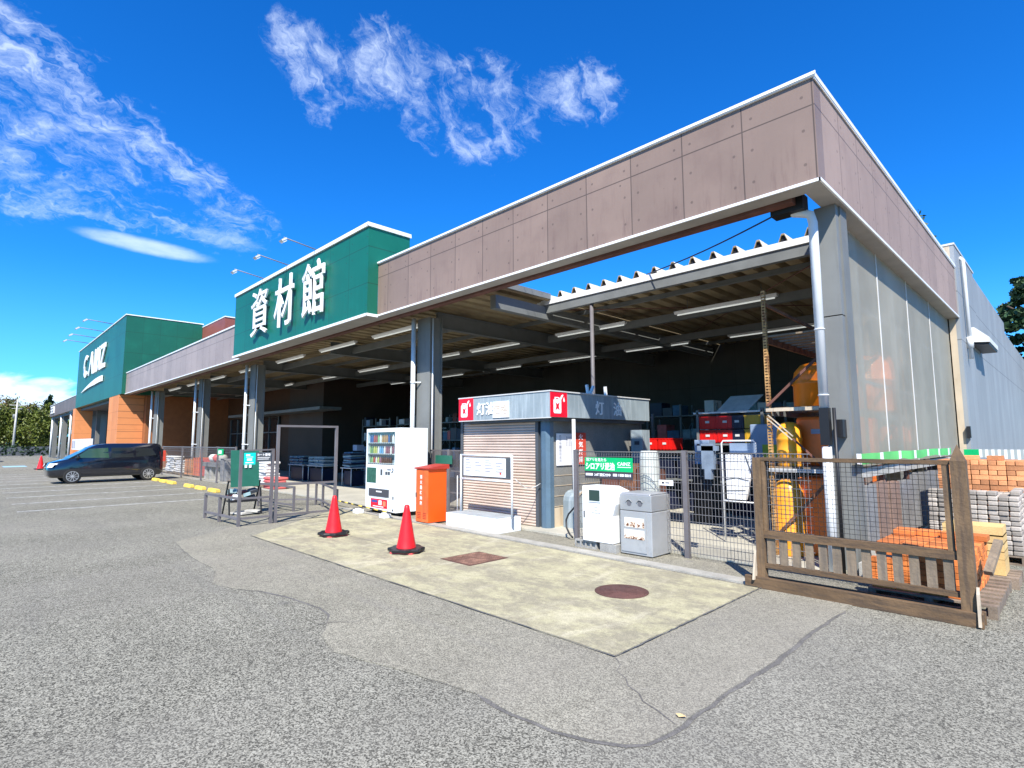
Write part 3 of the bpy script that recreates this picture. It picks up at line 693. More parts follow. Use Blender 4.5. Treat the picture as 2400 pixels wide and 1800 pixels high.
# ---------------------------------------------------------------- main store and far wing
def main_store():
    B = thing('main_store', 'large store with dark green tower, orange pillars and white lettering', 'building', (-52,10,0))
    t = MB(); t.box(-63.2,-.2,4.93,-41.95,4.4,10.2); tw = t.build('green_tower', [M_green_far], B)
    t = MB(); t.box(-41.948,-.2,4.93,-41.90,4.4,10.2); t.build('tower_side', M_green_side, tw)
    c = MB(); c.box(-63.25,-.25,10.21,-41.86,4.45,10.27); c.build('coping', M_white, tw)
    # letters: C, A without bar, I, N, Z
    zb, zt, y = 7.35, 9.25, -.31
    def ltr(polys):
        m = MB()
        for p in polys: m.prism(p, 'y', y, y+.07)
        m.build('letter', M_letter, tw)
    n = 18; C0, rx, rz, th = (-57.75,8.3), 1.2, .98, .42
    pts = [(C0[0]+rx*math.cos(t_), C0[1]+rz*math.sin(t_)) for t_ in [R(48+i*(264/n)) for i in range(n+1)]]
    inn = [(C0[0]+(rx-.46)*math.cos(t_)+.03, C0[1]+(rz-.36)*math.sin(t_)) for t_ in [R(48+i*(264/n)) for i in range(n+1)]]
    m = MB()
    for i in range(n): m.prism([pts[i],pts[i+1],inn[i+1],inn[i]], 'y', y, y+.07)
    m.build('letter', M_letter, tw)
    ltr([[(-56.2,zb),(-55.75,zb),(-54.9,8.6),(-55.1,zt)], [(-55.1,zt),(-54.9,8.6),(-54.3,zb),(-53.8,zb),(-54.75,zt)]])
    ltr([[(-53.35,zb),(-52.95,zb),(-52.95,zt),(-53.35,zt)]])
    ltr([[(-52.5,zb),(-52.15,zb),(-52.15,zt),(-52.5,zt)], [(-52.5,zt),(-52.05,zt),(-50.95,zb),(-51.4,zb)], [(-51.3,zb),(-50.95,zb),(-50.95,zt),(-51.3,zt)]])
    ltr([[(-50.5,zt-.35),(-48.6,zt-.35),(-48.6,zt),(-50.5,zt)], [(-49.3,zt-.35),(-48.6,zt-.35),(-49.85,zb+.35),(-50.55,zb+.35)], [(-50.55,zb),(-48.5,zb),(-48.5,zb+.35),(-50.55,zb+.35)]])
    top = []; bot = []
    for i in range(15):
        u = i/14; x = -59.4+10.2*u; top.append((x, 6.12+.72*math.sin(u*1.75)/1.0*.95)); bot.append((x, 6.10+.72*math.sin(u*1.75)*.95-.42*min(1, u*1.5)))
    m = MB()
    for i in range(14): m.prism([bot[i],bot[i+1],top[i+1],top[i]], 'y', y, y+.07)
    m.build('swoosh_emblem', M_letter, tw)
    for x0, x1, y1 in ((-46.2,-42.65,1.25),(-64.6,-62.9,1.1)):
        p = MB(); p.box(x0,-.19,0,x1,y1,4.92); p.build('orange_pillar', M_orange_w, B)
    p = MB(); p.box(-46.2,1.26,0,-42.0,6.5,4.92); p.build('orange_side_wall', mat('rust_orange_wall', (.30,.11,.04), .7, .1), B)  # pillar orange darkened, shade of the bay put into the wall colour
    b = MB(); b.box(-90,4.6,0,-46.3,40,6.0); b.build('body', M_brownw, B)
    b = MB(); b.box(-62,4.5,.1,-47,4.58,3.6); g = b.build('glass_front', M_glassd, B)
    b = MB()
    for i in range(9): b.box(-62+i*1.87,4.42,.1,-61.9+i*1.87,4.498,3.6)
    b.build('glazing_bar', M_grey, g)
    b = MB(); b.box(-62.9,.2,4.7,-46.2,4.4,4.9); b.build('tower_soffit', M_greyd, B)
    b = MB(); b.box(-61.5,1.2,0,-61.2,1.5,4.7); b.box(-52.2,1.2,0,-51.8,1.5,4.7); b.build('porch_post', M_colm, B)
    b = MB(); b.box(-60,-.6,1.15,-50,-.45,2.05); b.build('low_white_sign', M_white, B)
    b = MB(); b.box(-59.6,-.62,1.3,-58.9,-.601,1.9); b.box(-58.5,-.62,1.3,-58.0,-.601,1.9); b.build('sign_mark', M_inkg, B)
    b = MB(); b.box(-50,4.41,4.9,-37.05,16,9.98); ph = b.build('penthouse', M_redbrown, B)
    b = MB(); b.box(-50,4.38,9.985,-37.0,16.05,10.05); b.build('coping', M_white, ph)
    # low wing at the far end
    W = thing('low_store_wing', 'low dark brown fascia wing left of the green tower, farthest part of the store row', 'building', (-75,6,0))
    f = MB(); f.box(-87.2,0,4.95,-63.21,.3,6.25); ff = f.build('fascia', M_fascia_d, W)
    f = MB(); f.box(-87.2,-.04,6.255,-63.21,.34,6.31); f.build('coping', M_white, ff)
    for x in (-84.6,-83.0):
        f = MB(); f.box(x-.65,-.12,5.25,x+.65,-.005,6.05); f.box(x-.4,-.14,5.72,x+.4,-.122,5.92,1); f.box(x-.4,-.14,5.38,x+.4,-.122,5.58,1); f.build('letter_panel', [M_letter, M_greyd], ff)
    f = MB(); f.box(-87.2,.31,0,-64.7,4.5,.02); f.box(-87.2,2.5,0,-64.7,2.7,4.9); f.build('wing_wall', M_greyd, W)
    f = MB(); f.box(-87.2,.3,4.7,-63.3,4.5,4.94); f.build('wing_roof', M_greyd, W)
    for x in (-86.8,-78,-70):
        f = MB(); f.box(x,.4,0,x+.5,.8,4.69); f.build('column', M_colm, W)
        f = MB(); f.tube([(x-.3,.3,0),(x-.3,.3,4.9)], .1, 8); f.build('downpipe', M_pvc, W)
    for i, x in enumerate((-46.4,-50.2,-53.8,-57.3)):
        L = thing('sign_lamp', ['rightmost','second from right','third from right','leftmost'][i]+' arm lamp on top of the big green tower with the swoosh', 'lamp', (x,-.2,10.27), 'arm lamps above the green tower')
        a = MB(); a.tube([(x,-.15,10.27),(x,-1.85,10.40)], .03, 6); a.build('arm', M_grey, L)
        a = MB(); a.obox((x,-1.88,10.3), (.34,.26,.09), (R(35),0,0)); a.build('lamp_head', M_trim, L)
main_store()

# ---------------------------------------------------------------- grey warehouse on the right
def warehouse():
    B = thing('grey_warehouse', 'tall blue-grey panelled warehouse behind the translucent side wall', 'building', (-10,35,0))
    w = MB(); w.box(-24,12.46,0,-.06,25.3,6.86); w.box(-24,25.3,0,-.06,60,6.40); w.build('wall', M_whwall, B)
    w = MB(); w.box(-.20,11.16,0,-.06,12.459,6.90); w.build('front_face', M_tan, B)
    w = MB(); w.box(-.059,11.16,0,.03,14.9,6.90); w.box(-.059,14.9,0,.0,25.3,6.87); w.box(-.059,25.3,0,.0,60,6.41); w.build('side_cladding', M_whwall, B)
    w = MB(); w.box(-.22,11.14,6.902,.05,14.95,6.95); w.build('coping', M_trim, B)
    p = MB(); p.tube([(-.0,12.1,6.72),(.05,12.1,6.74),(.10,12.1,6.66),(.105,12.1,6.4),(.105,12.1,3.9)], .05, 10)
    p.tube([(.105,12.1,4.2),(.105,12.1,4.5)], .08, 10); p.build('vent_pipe', M_pvc, B)
    h = MB(); h.prism([(.031,4.52),(.031,4.95),(.10,4.95),(.42,4.62),(.42,4.48)], 'y', 13.3, 15.6); h.build('vent_hood', M_trim, B)
    h = MB(); h.box(.032,13.34,4.42,.40,15.56,4.478); h.build('hood_underside', M_black, B)  # black plate that makes the underside of the hood dark
    h = MB(); h.box(-.02,11.05,1.75,.06,11.158,2.05); h.build('black_box', M_black, B)
warehouse()

# ================================================================ KEROSENE BOOTH
def jerry(parent, org, U, V, size):
    """white fuel can with spout and drop on a red square; drawn as thin raised plates"""
    U = Vector(U); V = Vector(V); N = U.cross(V); org = Vector(org)
    def pl(pts, d0, d1, m): 
        n = len(pts); mb.add([org+U*(a*size)+V*(b*size)+N*d for d in (d0, d1) for a, b in pts], [tuple(range(n)), tuple(range(2*n-1,n-1,-1))]+[(i,i+n,(i+1)%n+n,(i+1)%n) for i in range(n)], m)
    def rr(x0, y0, x1, y1, r):
        out = []
        for cx, cy, a in ((x1-r,y0+r,-90),(x1-r,y1-r,0),(x0+r,y1-r,90),(x0+r,y0+r,180)):
            for k in range(5): t = R(a+k*22.5); out.append((cx+r*math.cos(t), cy+r*math.sin(t)))
        return out
    mb = MB(); pl([(0,0),(1,0),(1,1),(0,1)], 0, .012, 0)
    pl(rr(.17,.14,.63,.70,.07), .0125, .016, 1)
    pl([(.24,.70),(.24,.78),(.50,.78),(.56,.70),(.49,.70),(.45,.735),(.30,.735),(.30,.70)], .0125, .0165, 1)
    pl([(.52,.68),(.60,.64),(.76,.86),(.74,.90),(.66,.87)], .0125, .0168, 1)
    d = [(.80,.80)]+[(.80+.05*math.cos(R(t)), .66+.055*math.sin(R(t))) for t in range(20,-201,-20)]
    pl(d, .0125, .0162, 1)
    pl([(.28,.26),(.40,.34),(.52,.26),(.47,.42),(.52,.58),(.40,.50),(.28,.58),(.33,.42)], .0165, .0185, 0)
    mb.build('fuel_can_emblem', [M_red, M_letter], parent)
def booth():
    B = thing('kerosene_booth', 'kerosene booth with roller shutter and grey sign band with red fuel can emblems', 'booth', (-6.5,2.3,0))
    w = MB(); w.box(-7.95,.86,.0,-5.31,4.1,2.2,0); w.build('booth_wall', [M_block], B)
    w = MB()
    for z in (.42,.62,.82,1.02): w.box(-5.309,1.0,z,-5.302,4.0,z+.012)
    w.build('mortar_line', M_tan, B)
    w = MB(); w.box(-5.31,.98,.0,-5.29,1.7,.40); w.build('bare_patch', M_tan, B)
    # shutter slats
    pts = []; z = 0.03
    prof = [(.0,.0),(.022,.012),(.026,.03),(.018,.05),(.0,.056)]
    s = MB(); yy = .815; up = []
    while z < 2.14:
        for a, b in prof: up.append((yy-a, z+b))
        z += .0575
    m = len(up); vs = [(-7.86,y,q_) for y,q_ in up]+[(-5.60,y,q_) for y,q_ in up]
    s.add(vs, [(i,i+1,m+i+1,m+i) for i in range(m-1)]); s.box(-7.86,.78,.0,-5.60,.83,.035)
    s.build('roller_shutter', M_shut, B, fix=False)
    for x in (-7.94,-5.598): g = MB(); g.box(x,.77,0,x+.078,.857,2.2); g.build('shutter_guide', M_greyd, B)
    g = MB(); g.prism([(-5.48,.80),(-5.42,.76),(-5.31,.76),(-5.25,.82),(-5.25,.93),(-5.31,.96),(-5.48,.96)], 'z', 0, 2.17); g.build('corner_post', M_navy, B)
    g = MB(); g.box(-7.79,.60,2.17,-5.04,4.1,2.66); bd = g.build('sign_band', M_band, B)
    g = MB(); g.box(-7.81,.585,2.662,-5.02,4.12,2.685); g.box(-7.79,.59,2.15,-5.03,.62,2.168); g.build('band_trim', M_trim, bd)
    g = MB(); g.box(-7.7,.66,2.10,-5.12,4.0,2.168); g.build('soffit', M_greyd, bd)
    jerry(bd, (-7.79,.5995,2.175), EX, EZ, .49); jerry(bd, (-5.04,.60,2.172), EY, EZ, .495)
    t = MB(); t.text('灯油', (-7.17,.597,2.27), EX, EZ, .55, .27, .014, bold=.015); t.build('lettering', M_letter, bd)
    t = MB(); t.text('灯', (-5.038,2.02,2.25), EY, EZ, .29, .29, .012, bold=.012); t.build('lettering', M_letter, bd); t = MB(); t.text('油', (-5.038,2.66,2.25), EY, EZ, .29, .29, .012, bold=.012); t.build('lettering', M_letter, bd)
    t = MB(); t.box(-6.64,.575,2.20,-6.16,.596,2.54,0); t.text('価格', (-6.61,.574,2.27), EX, EZ, .42, .2, .004, 1); t.build('price_board', [M_paper, mat('faded_ink', (.55,.45,.33), .7, 0)], bd)
    for k, (y, a) in enumerate(((2.1,.2),(2.25,-.6),(2.75,.1))):
        t = MB(); t.obox((-5.3,y,2.80), (.05,.05,.22), (a,0,0)); t.build('roof_fitting', M_white, B)
    n = MB(); n.box(-5.30,1.06,1.22,-5.288,1.66,1.86,0)
    for i, ch in enumerate('危険物一般取扱所'): n.text(ch, (-5.287,1.14,1.77-i*.070), EY, EZ, .07, .06, .001, 1)
    for i in range(6): n.box(-5.288,1.36+i*.045,1.60,-5.2865,1.372+i*.045,1.80,2)
    n.build('white_notice', [M_paper, M_inkg, M_inkg], B)
    n = MB(); n.box(-5.30,1.67,1.22,-5.288,2.0,1.88,0)
    for i, ch in enumerate('火気厳禁'): n.text(ch, (-5.2875,1.76,1.73-i*.155), EY, EZ, .14, .125, .001, 1, bold=.02)
    n.build('red_notice', [M_notice_red, M_letter], B)
    # rope and thin cord at the shutter
    r = MB(); pts = [(-5.62+(.95-.95*u)*-1.0-.0, .62-.45*u*0, 0) for u in (0,)]
    a = Vector((-5.50,.10,1.0)); b = Vector((-5.46,.76,.88)); pts = []
    for i in range(9):
        u = i/8; p = a.lerp(b, u); p.z -= .13*math.sin(math.pi*u); pts.append(p)
    r.tube(pts, .008, 6)
    solo('rope', 'pale sagging rope tied from the notice stand to the blue booth post', 'rope', r, M_trim, (-5.5,.4,.8))
booth()

# white notice stand
def notice_stand():
    B = thing('notice_stand', 'white framed notice stand on a thick white base in front of the roller shutter', 'notice stand', (-6.35,.05,0))
    g = MB(); g.box(-7.15,-.25,.0,-5.62,.38,.275); g.build('base', [M_bwhite], B, bevel=.008)
    g = MB(); g.box(-7.11,-.22,.276,-5.66,.34,.285); g.build('base_top', M_btop, B)
    g = MB(); g.tube([(-7.0,.02,.28),(-7.0,.02,1.44)], .022, 8); g.tube([(-5.50,.02,.27),(-5.50,.02,1.44)], .022, 8); g.tube([(-7.02,.02,1.43),(-5.48,.02,1.43)], .02, 8); g.tube([(-7.0,.02,.95),(-5.5,.02,.95)], .022, 8)
    g.tube([(-7.12,.02,.28),(-7.12,.02,1.0)], .01, 6); g.build('frame', M_bwhite, B)
    g = MB(); g.box(-6.97,.015,.99,-5.54,.04,1.40,0); g.box(-6.90,.005,1.02,-5.66,.0145,1.38,1)
    for c in range(4):
        for r_ in range(5):
            if rnd.random() < .85: g.box(-6.84+c*.30,.0025,1.335-r_*.055,-6.84+c*.30+rnd.uniform(.12,.24),.0045,1.345-r_*.055+.006,2)
    for c in range(3): g.box(-6.45+c*.27,.0025,1.04,-6.25+c*.27,.0046,1.12,3)
    g.box(-5.82,.0022,1.07,-5.77,.0044,1.11,4)
    g.build('notice_panel', [M_greyd, M_paper, M_inkg, mat('pale_print', (.66,.67,.70), .6, 0), M_notice_red], B)
notice_stand()

# ---------------------------------------------------------------- vending machine
def vending():
    x0, x1, y0, y1, z0, z1 = -10.28, -8.92, -.30, .56, .10, 2.03
    B = thing('vending_machine', 'white drinks vending machine beside the grey column', 'vending machine', ((x0+x1)/2,(y0+y1)/2,0))
    wx = lambda u: x0+(x1-x0)*u
    wz = lambda v: z0+(z1-z0)*v
    b = MB(); b.box(x0,y0+.10,z0,x1,y1,z1); b.build('cabinet', M_vend, B, bevel=.008)
    d = MB(); W0, W1 = .045, .90
    # door built as frame around the display windows
    d.box(x0+.004,y0,wz(.0),x1-.008,y0+.094,wz(.555)); d.box(x0+.004,y0,wz(.95),x1-.008,y0+.094,wz(.996))
    d.box(x0+.004,y0,wz(.555)+.0005,wx(W0),y0+.094,wz(.95)-.0005); d.box(wx(.93),y0,wz(.555)+.0005,x1-.008,y0+.094,wz(.95)-.0005)
    d.build('door', M_vend, B, bevel=.006)
    rows = ((.575,.665),(.69,.80),(.825,.945))
    s = MB()
    for a, c in rows: s.box(wx(W0)+.001,y0+.01,wz(a)-.026,wx(.93)-.001,y0+.092,wz(a))
    s.build('display_shelf', M_vend, B)
    s = MB(); s.box(wx(W0),y0+.093,wz(.556),wx(.93),y0+.0975,wz(.949)); s.build('display_back', mat('display_grey', (.36,.40,.44), .5, .1), B)
    cols = [(.08,.12,.35),(.45,.08,.06),(.55,.30,.10),(.85,.8,.75),(.18,.35,.18),(.55,.58,.18),(.18,.42,.68),(.32,.14,.18),(.12,.05,.03),(.5,.25,.1),(.3,.5,.2)]
    cm = [mat('can_%s' % n_, c_, .3, .02) for n_, c_ in zip(('blue','red','amber','cream','green','lime','sky','wine','brown','tan','leaf'), cols)]
    picks = ([0,0,1,1,10,3,2,2,9,0,8,3],[10,4,5,5,3,6,6,3,7,7,3,7],[4,10,1,3,5,7,8,8,8,8,8,8])
    mb = MB()
    for (a, c), pk in zip(rows, reversed(picks)):
        for i in range(12):
            if a == rows[0][0] and i == 11: continue
            x = wx(W0)+.06+i*.091; r_ = .022+.005*((i*7) % 3); h = min((wz(c)-wz(a))*.80, .20); z = wz(a)
            o = len(mb.v)
            mb.lathe([(r_*.9,0),(r_,.01),(r_,h*.68),(r_*.5,h*.85),(r_*.45,h)], (x,y0+.055,z), 10, pk[i])
    mb.build('sample_drinks', cm, B)
    s = MB()
    for a, c in rows:
        for i in range(12): s.box(wx(W0)+.035+i*.091,y0+.004,wz(a)-.02,wx(W0)+.085+i*.091,y0+.0095,wz(a)-.008)
    s.build('button_row', mat('button_dark', (.12,.13,.15), .4, 0), B)
    g = MB(); g.box(wx(W0),y0+.001,wz(.56),wx(.93),y0+.0035,wz(.949)); g.build('window_pane', M_pane, B)
    s = MB(); s.box(wx(.045),y0-.004,wz(.33),wx(.355),y0-.0005,wz(.515)); s.build('green_notice', mat('notice_dark_green', (.035,.12,.08), .4, .25, 14), B)
    s = MB(); s.box(wx(.13),y0-.012,wz(.17),wx(.78),y0-.0005,wz(.262),0); s.box(wx(.38),y0-.014,wz(.222),wx(.56),y0-.0125,wz(.238),1); s.build('dispensing_flap', [mat('flap_grey', (.07,.07,.08), .35, 0), M_letter], B)
    s = MB(); s.box(wx(.20),y0-.006,wz(.035),wx(.73),y0-.0005,wz(.14),0); s.box(wx(.23),y0-.008,wz(.095),wx(.42),y0-.0065,wz(.125),2)
    for i in range(4): s.lathe([(.035,0),(.035,.004)], (0,0,0), 10, 3) if False else None
    s.box(wx(.46),y0-.008,wz(.07),wx(.56),y0-.0065,wz(.125),1); s.box(wx(.60),y0-.008,wz(.06),wx(.69),y0-.0065,wz(.12),3); s.box(wx(.28),y0-.008,wz(.045),wx(.62),y0-.0068,wz(.056),1)
    s.build('advert_panel', [M_red, M_letter, mat('advert_blue', (.05,.07,.3), .5, .1), mat('advert_orange', (.7,.2,.1), .5, .2)], B)
    s = MB()
    s.box(wx(.66),y0-.010,wz(.44),wx(.72),y0-.0005,wz(.475)); s.box(wx(.74),y0-.010,wz(.44),wx(.80),y0-.0005,wz(.475)); s.box(wx(.72),y0-.010,wz(.497),wx(.83),y0-.0005,wz(.506))
    s.tube([(wx(.87),y0-.012,wz(.52)),(wx(.91),y0-.014,wz(.505)),(wx(.90),y0-.014,wz(.485)),(wx(.86),y0-.012,wz(.47))], .008, 6)
    s.build('coin_dial', M_greyd, B); s = MB(); s.box(wx(.895),y0-.010,wz(.155),wx(.925),y0-.0005,wz(.19)); s.box(wx(.89),y0-.01,wz(.02),wx(.92),y0-.0005,wz(.04))
    s.box(wx(.50),y0-.006,wz(.43),wx(.56),y0-.0005,wz(.50)); s.build('coin_panel', M_greyd, B)
    s = MB(); 
    for x in (x0+.12, x1-.12):
        for y in (y0+.15, y1-.12): s.tube([(x,y,.012),(x,y,z0-.001)], .022, 8)
    s.box(x0+.05,y0+.2,.015,x1-.05,y1,z0-.002); s.build('feet', M_black, B)
    for xx, nm in ((x0+.05,'left'),(x1-.12,'right')):
        k = MB(); k.box(xx-.1,y0-.30,.012,xx+.12,y0-.12,.10); k.box(xx-.06,y0-.27,.101,xx+.08,y0-.16,.125)
        solo('pole_weight', 'pale block holding the %s end of the striped pole in front of the vending machine' % nm, 'weight', k, M_bwhite, (xx,y0-.2,0), 'pale blocks under the striped pole', bevel=.01)
vending()
def striped_pole(name, label, p0, p1, loc):
    B = thing(name, label, 'pole', loc)
    p0, p1 = Vector(p0), Vector(p1); n = 15
    a = MB()
    for i in range(n): a.tube([p0.lerp(p1, i/n), p0.lerp(p1, (i+1)/n)], .018, 8, i % 2)
    a.build('pole_bar', [M_black, M_stop], B)
striped_pole('striped_pole', 'yellow and black striped pole lying along the foot of the vending machine', (-12.2,-.10,.15), (-8.75,-.52,.14), (-10.4,-.3,0))

# orange fire equipment locker
def locker():
    B = thing('equipment_locker', 'orange steel fire equipment locker with white lettering beside the vending machine', 'locker', (-7.7,-.22,0))
    b = MB(); b.box(-7.93,-.43,.04,-7.50,.03,1.13); b.build('locker_body', M_locker, B, bevel=.006)
    b = MB(); b.box(-7.925,-.452,.045,-7.505,-.432,1.125); b.build('door', M_lockerf, B, bevel=.004)
    b = MB(); b.prism([(-.47,1.132),(-.47,1.16),(.07,1.225),(.07,1.132)], 'x', -7.97, -7.46); b.build('lid', M_lid, B)
    b = MB()
    for i, ch in enumerate('消火器格納箱'): b.text(ch, (-7.78,-.4535,.93-i*.108), EX, EZ, .075, .08, .002, bold=.02)
    b.build('lettering', M_letter, B)
    b = MB()
    for r_ in range(4):
        for c in range(2): b.box(-7.87+c*.20,-.458,.12+r_*.035,-7.75+c*.20,-.4525,.13+r_*.035)
    b.build('vent_louvre', M_lid, B)
    b = MB(); b.box(-7.915,-.47,.55,-7.895,-.4525,.64); b.build('handle', M_greyd, B)
    b = MB(); b.box(-7.9,-.40,.017,-7.82,.0,.039); b.box(-7.6,-.40,.017,-7.52,.0,.039); b.build('foot_block', M_pallet, B)
locker()

# cones
def cone(x, y, label, group, first=None, rz=0):
    if first: return dup(first, (x,y,.016), rz, label)
    B = thing('traffic_cone', label, 'traffic cone', (x,y,.016), group, rz)
    a = MB(); a.lathe([(.155,.065),(.15,.08),(.125,.20),(.045,.655),(.038,.70),(.022,.715),(.012,.715)], (0,0,0), 28); a.build('cone_body', M_cone, B, local=True)
    a = MB(); a.prism([(-.19,-.17),(-.17,-.19),(.17,-.19),(.19,-.17),(.19,.17),(.17,.19),(-.17,.19),(-.19,.17)], 'z', 0, .022); a.build('cone_foot', M_cone_p, B, local=True)
    a = MB()
    pts = []
    for k in range(16):
        t = 2*math.pi*k/16; r_ = .255+(.03 if k % 2 else -.01); pts.append((r_*math.cos(t)*1.02, r_*math.sin(t)*.98))
    a.prism(pts, 'z', .026, .075); a.build('weight_ring', M_black, B, local=True, bevel=.012)
    return B
c1 = cone(-7.60,-2.46,'red traffic cone with black weight, the one nearer the tall gate frame','traffic cones')
cone(-5.37,-2.39,'red traffic cone with black weight, the one beside the square drain cover','traffic cones', c1, .5)
c3 = cone(-45.5,-3.7,'red traffic cone far off beside the front of the black van','traffic cones', c1)
c3.location.z = .0; c3.scale = (1.25,1.25,1.25)

# ---------------------------------------------------------------- bins
def bins():
    B = thing('white_bin', 'tall white litter bin with square dark opening, raised on cinder blocks', 'bin', (-3.36,-.02,.13))
    x0, x1, y0, y1, z0, z1 = -3.66, -3.06, -.20, .20, .135, .99
    b = MB(); b.prism([(x0,z0),(x1-.02,z0),(x1-.02,z0+.42),(x1+.04,z0+.60),(x1+.04,z1-.07),(x1-.16,z1),(x0,z1)], 'y', y0, y1); b.build('bin_body', M_white, B, bevel=.008)
    b = MB(); b.box(x0+.13,y0-.014,.75,x0+.37,y0-.001,.955); b.build('opening_frame', M_white, B)
    b = MB(); b.box(x0+.15,y0-.018,.768,x0+.355,y0-.0145,.935); b.build('opening', mat('opening_dark', (.03,.06,.05), .4, 0), B)
    b = MB()
    n = 16
    for i in range(n):
        t0, t1 = 2*math.pi*i/n, 2*math.pi*(i+1)/n; cx, cz = x0+.27, .645
        b.prism([(cx+.036*math.cos(t0),cz+.036*math.sin(t0)),(cx+.036*math.cos(t1),cz+.036*math.sin(t1)),(cx+.028*math.cos(t1),cz+.028*math.sin(t1)),(cx+.028*math.cos(t0),cz+.028*math.sin(t0))], 'y', y0-.003, y0-.0005)
    b.box(cx-.006,y0-.003,cz-.02,cx+.004,y0-.0005,cz+.022); [b.box(x0+.19+.028*i,y0-.003,.57,x0+.208+.028*i,y0-.0005,.59) for i in range(6)]; b.build('emblem', M_inkg, B)
    b = MB(); b.box(x0+.03,y0-.012,.50,x0+.05,y0-.001,.60); b.build('lock_handle', M_greyd, B)
    C = thing('steel_bin', 'grey steel can bin with two round holes and rust-stained labels on its front', 'bin', (-2.72,.14,0))
    x0, x1, y0, y1 = -2.99, -2.44, -.13, .40
    b = MB(); b.box(x0,y0,.02,x1,y1,.655); b.build('bin_body', M_steelb, C, bevel=.01)
    b = MB(); b.box(x0,y0,.662,x1,y1,.90); b.prism([(y0,.9005),(y1,.9005),(y1-.03,.925),(y0+.03,.925)], 'x', x0+.02, x1-.02); b.build('bin_top', M_steelb, C, bevel=.01)
    b = MB(); b.box(x0+.03,y0-.012,.06,x1-.09,y0-.001,.65); b.build('front_door', M_steelb, C)
    b = MB(); b.box(x0+.09,y0-.016,.42,x1-.12,y0-.0125,.56); b.box(x0+.08,y0-.016,.25,x1-.12,y0-.0125,.385); b.build('rusted_label', M_rlabel, C)
    b = MB()
    for cx in (x0+.17,x0+.36):
        k = 14
        for i in range(k):
            t0, t1 = R(20+140*i/k), R(20+140*(i+1)/k)
            b.tube([(cx+.052*math.cos(t0),y0-.012,.775+.052*math.sin(t0)),(cx+.052*math.cos(t1),y0-.012,.775+.052*math.sin(t1))], .008, 6)
    b.build('hood_ring', M_steelb, C)
    b = MB()
    for cx in (x0+.17,x0+.36): b.prism([(cx+.040*math.cos(R(t)),.77+.040*math.sin(R(t))) for t in range(0,360,24)], 'y', y0-.004, y0-.001)
    b.build('round_opening', mat('hole_grey', (.13,.13,.14), .5, .1), C)
    for i, (x, y, lab) in enumerate(((-3.58,.0,'cinder block under the left half of the white bin'),(-3.17,-.02,'cinder block under the right half of the white bin'))):
        k = MB()
        if i == 0:
            k.box(-.22,-.10,0,.22,-.075,.125); k.box(-.22,.075,0,.22,.10,.125)
            for q_ in (-.205,-.10,0,.10,.205): k.box(q_-.014,-.0745,0,q_+.014,.0745,.125)
            k.box(-.22,-.13,.1,.22,-.101,.125); k.box(-.22,-.13,0,.22,-.101,.025)
            for q_ in (-.205,-.10,0,.10,.205): k.box(q_-.014,-.13,.026,q_+.014,-.101,.0995)
        else: k.box(-.15,-.16,0,.15,.10,.125)
        solo('cinder_block', lab, 'cinder block', k, M_cblock, (x-.06 if i == 0 else x,y-.03,.002), 'cinder blocks under the white bin', local=True)
bins()

# kerosene home tank behind the fence post + black hose
mb = MB(); pts = []
for k in range(9): t = math.pi*k/8; pts.append((.24*math.cos(t), .55+.20*math.sin(t)))
pts = [(.24,.0)]+pts+[(-.24,0)]
t = thing('oil_tank', 'round-topped blue-grey oil tank by the booth side wall', 'tank', (-5.02,1.35,0))
mb.prism(pts, 'x', -.17, .17); mb.build('tank_shell', M_band, t, local=True, bevel=.02)
mb = MB(); mb.prism([(p[0]*1.02, p[1]) for p in pts[1:-1]]+[(-.20,.55),]+[(p[0]*.86,.55+(p[1]-.55)*.82) for p in reversed(pts[1:-1])], 'x', .171, .19); mb.build('front_rim', M_woodl, t, local=True)
mb = MB(); mb.tube([(-4.26,.42,.62),(-4.34,.40,.52),(-4.42,.36,.42),(-4.45,.33,.32),(-4.42,.30,.2),(-4.33,.27,.1),(-4.24,.25,.05)], .016, 8)
solo('black_hose', 'black hose hanging behind the fence post left of the white bin', 'hose', mb, M_black, (-4.4,.3,0))

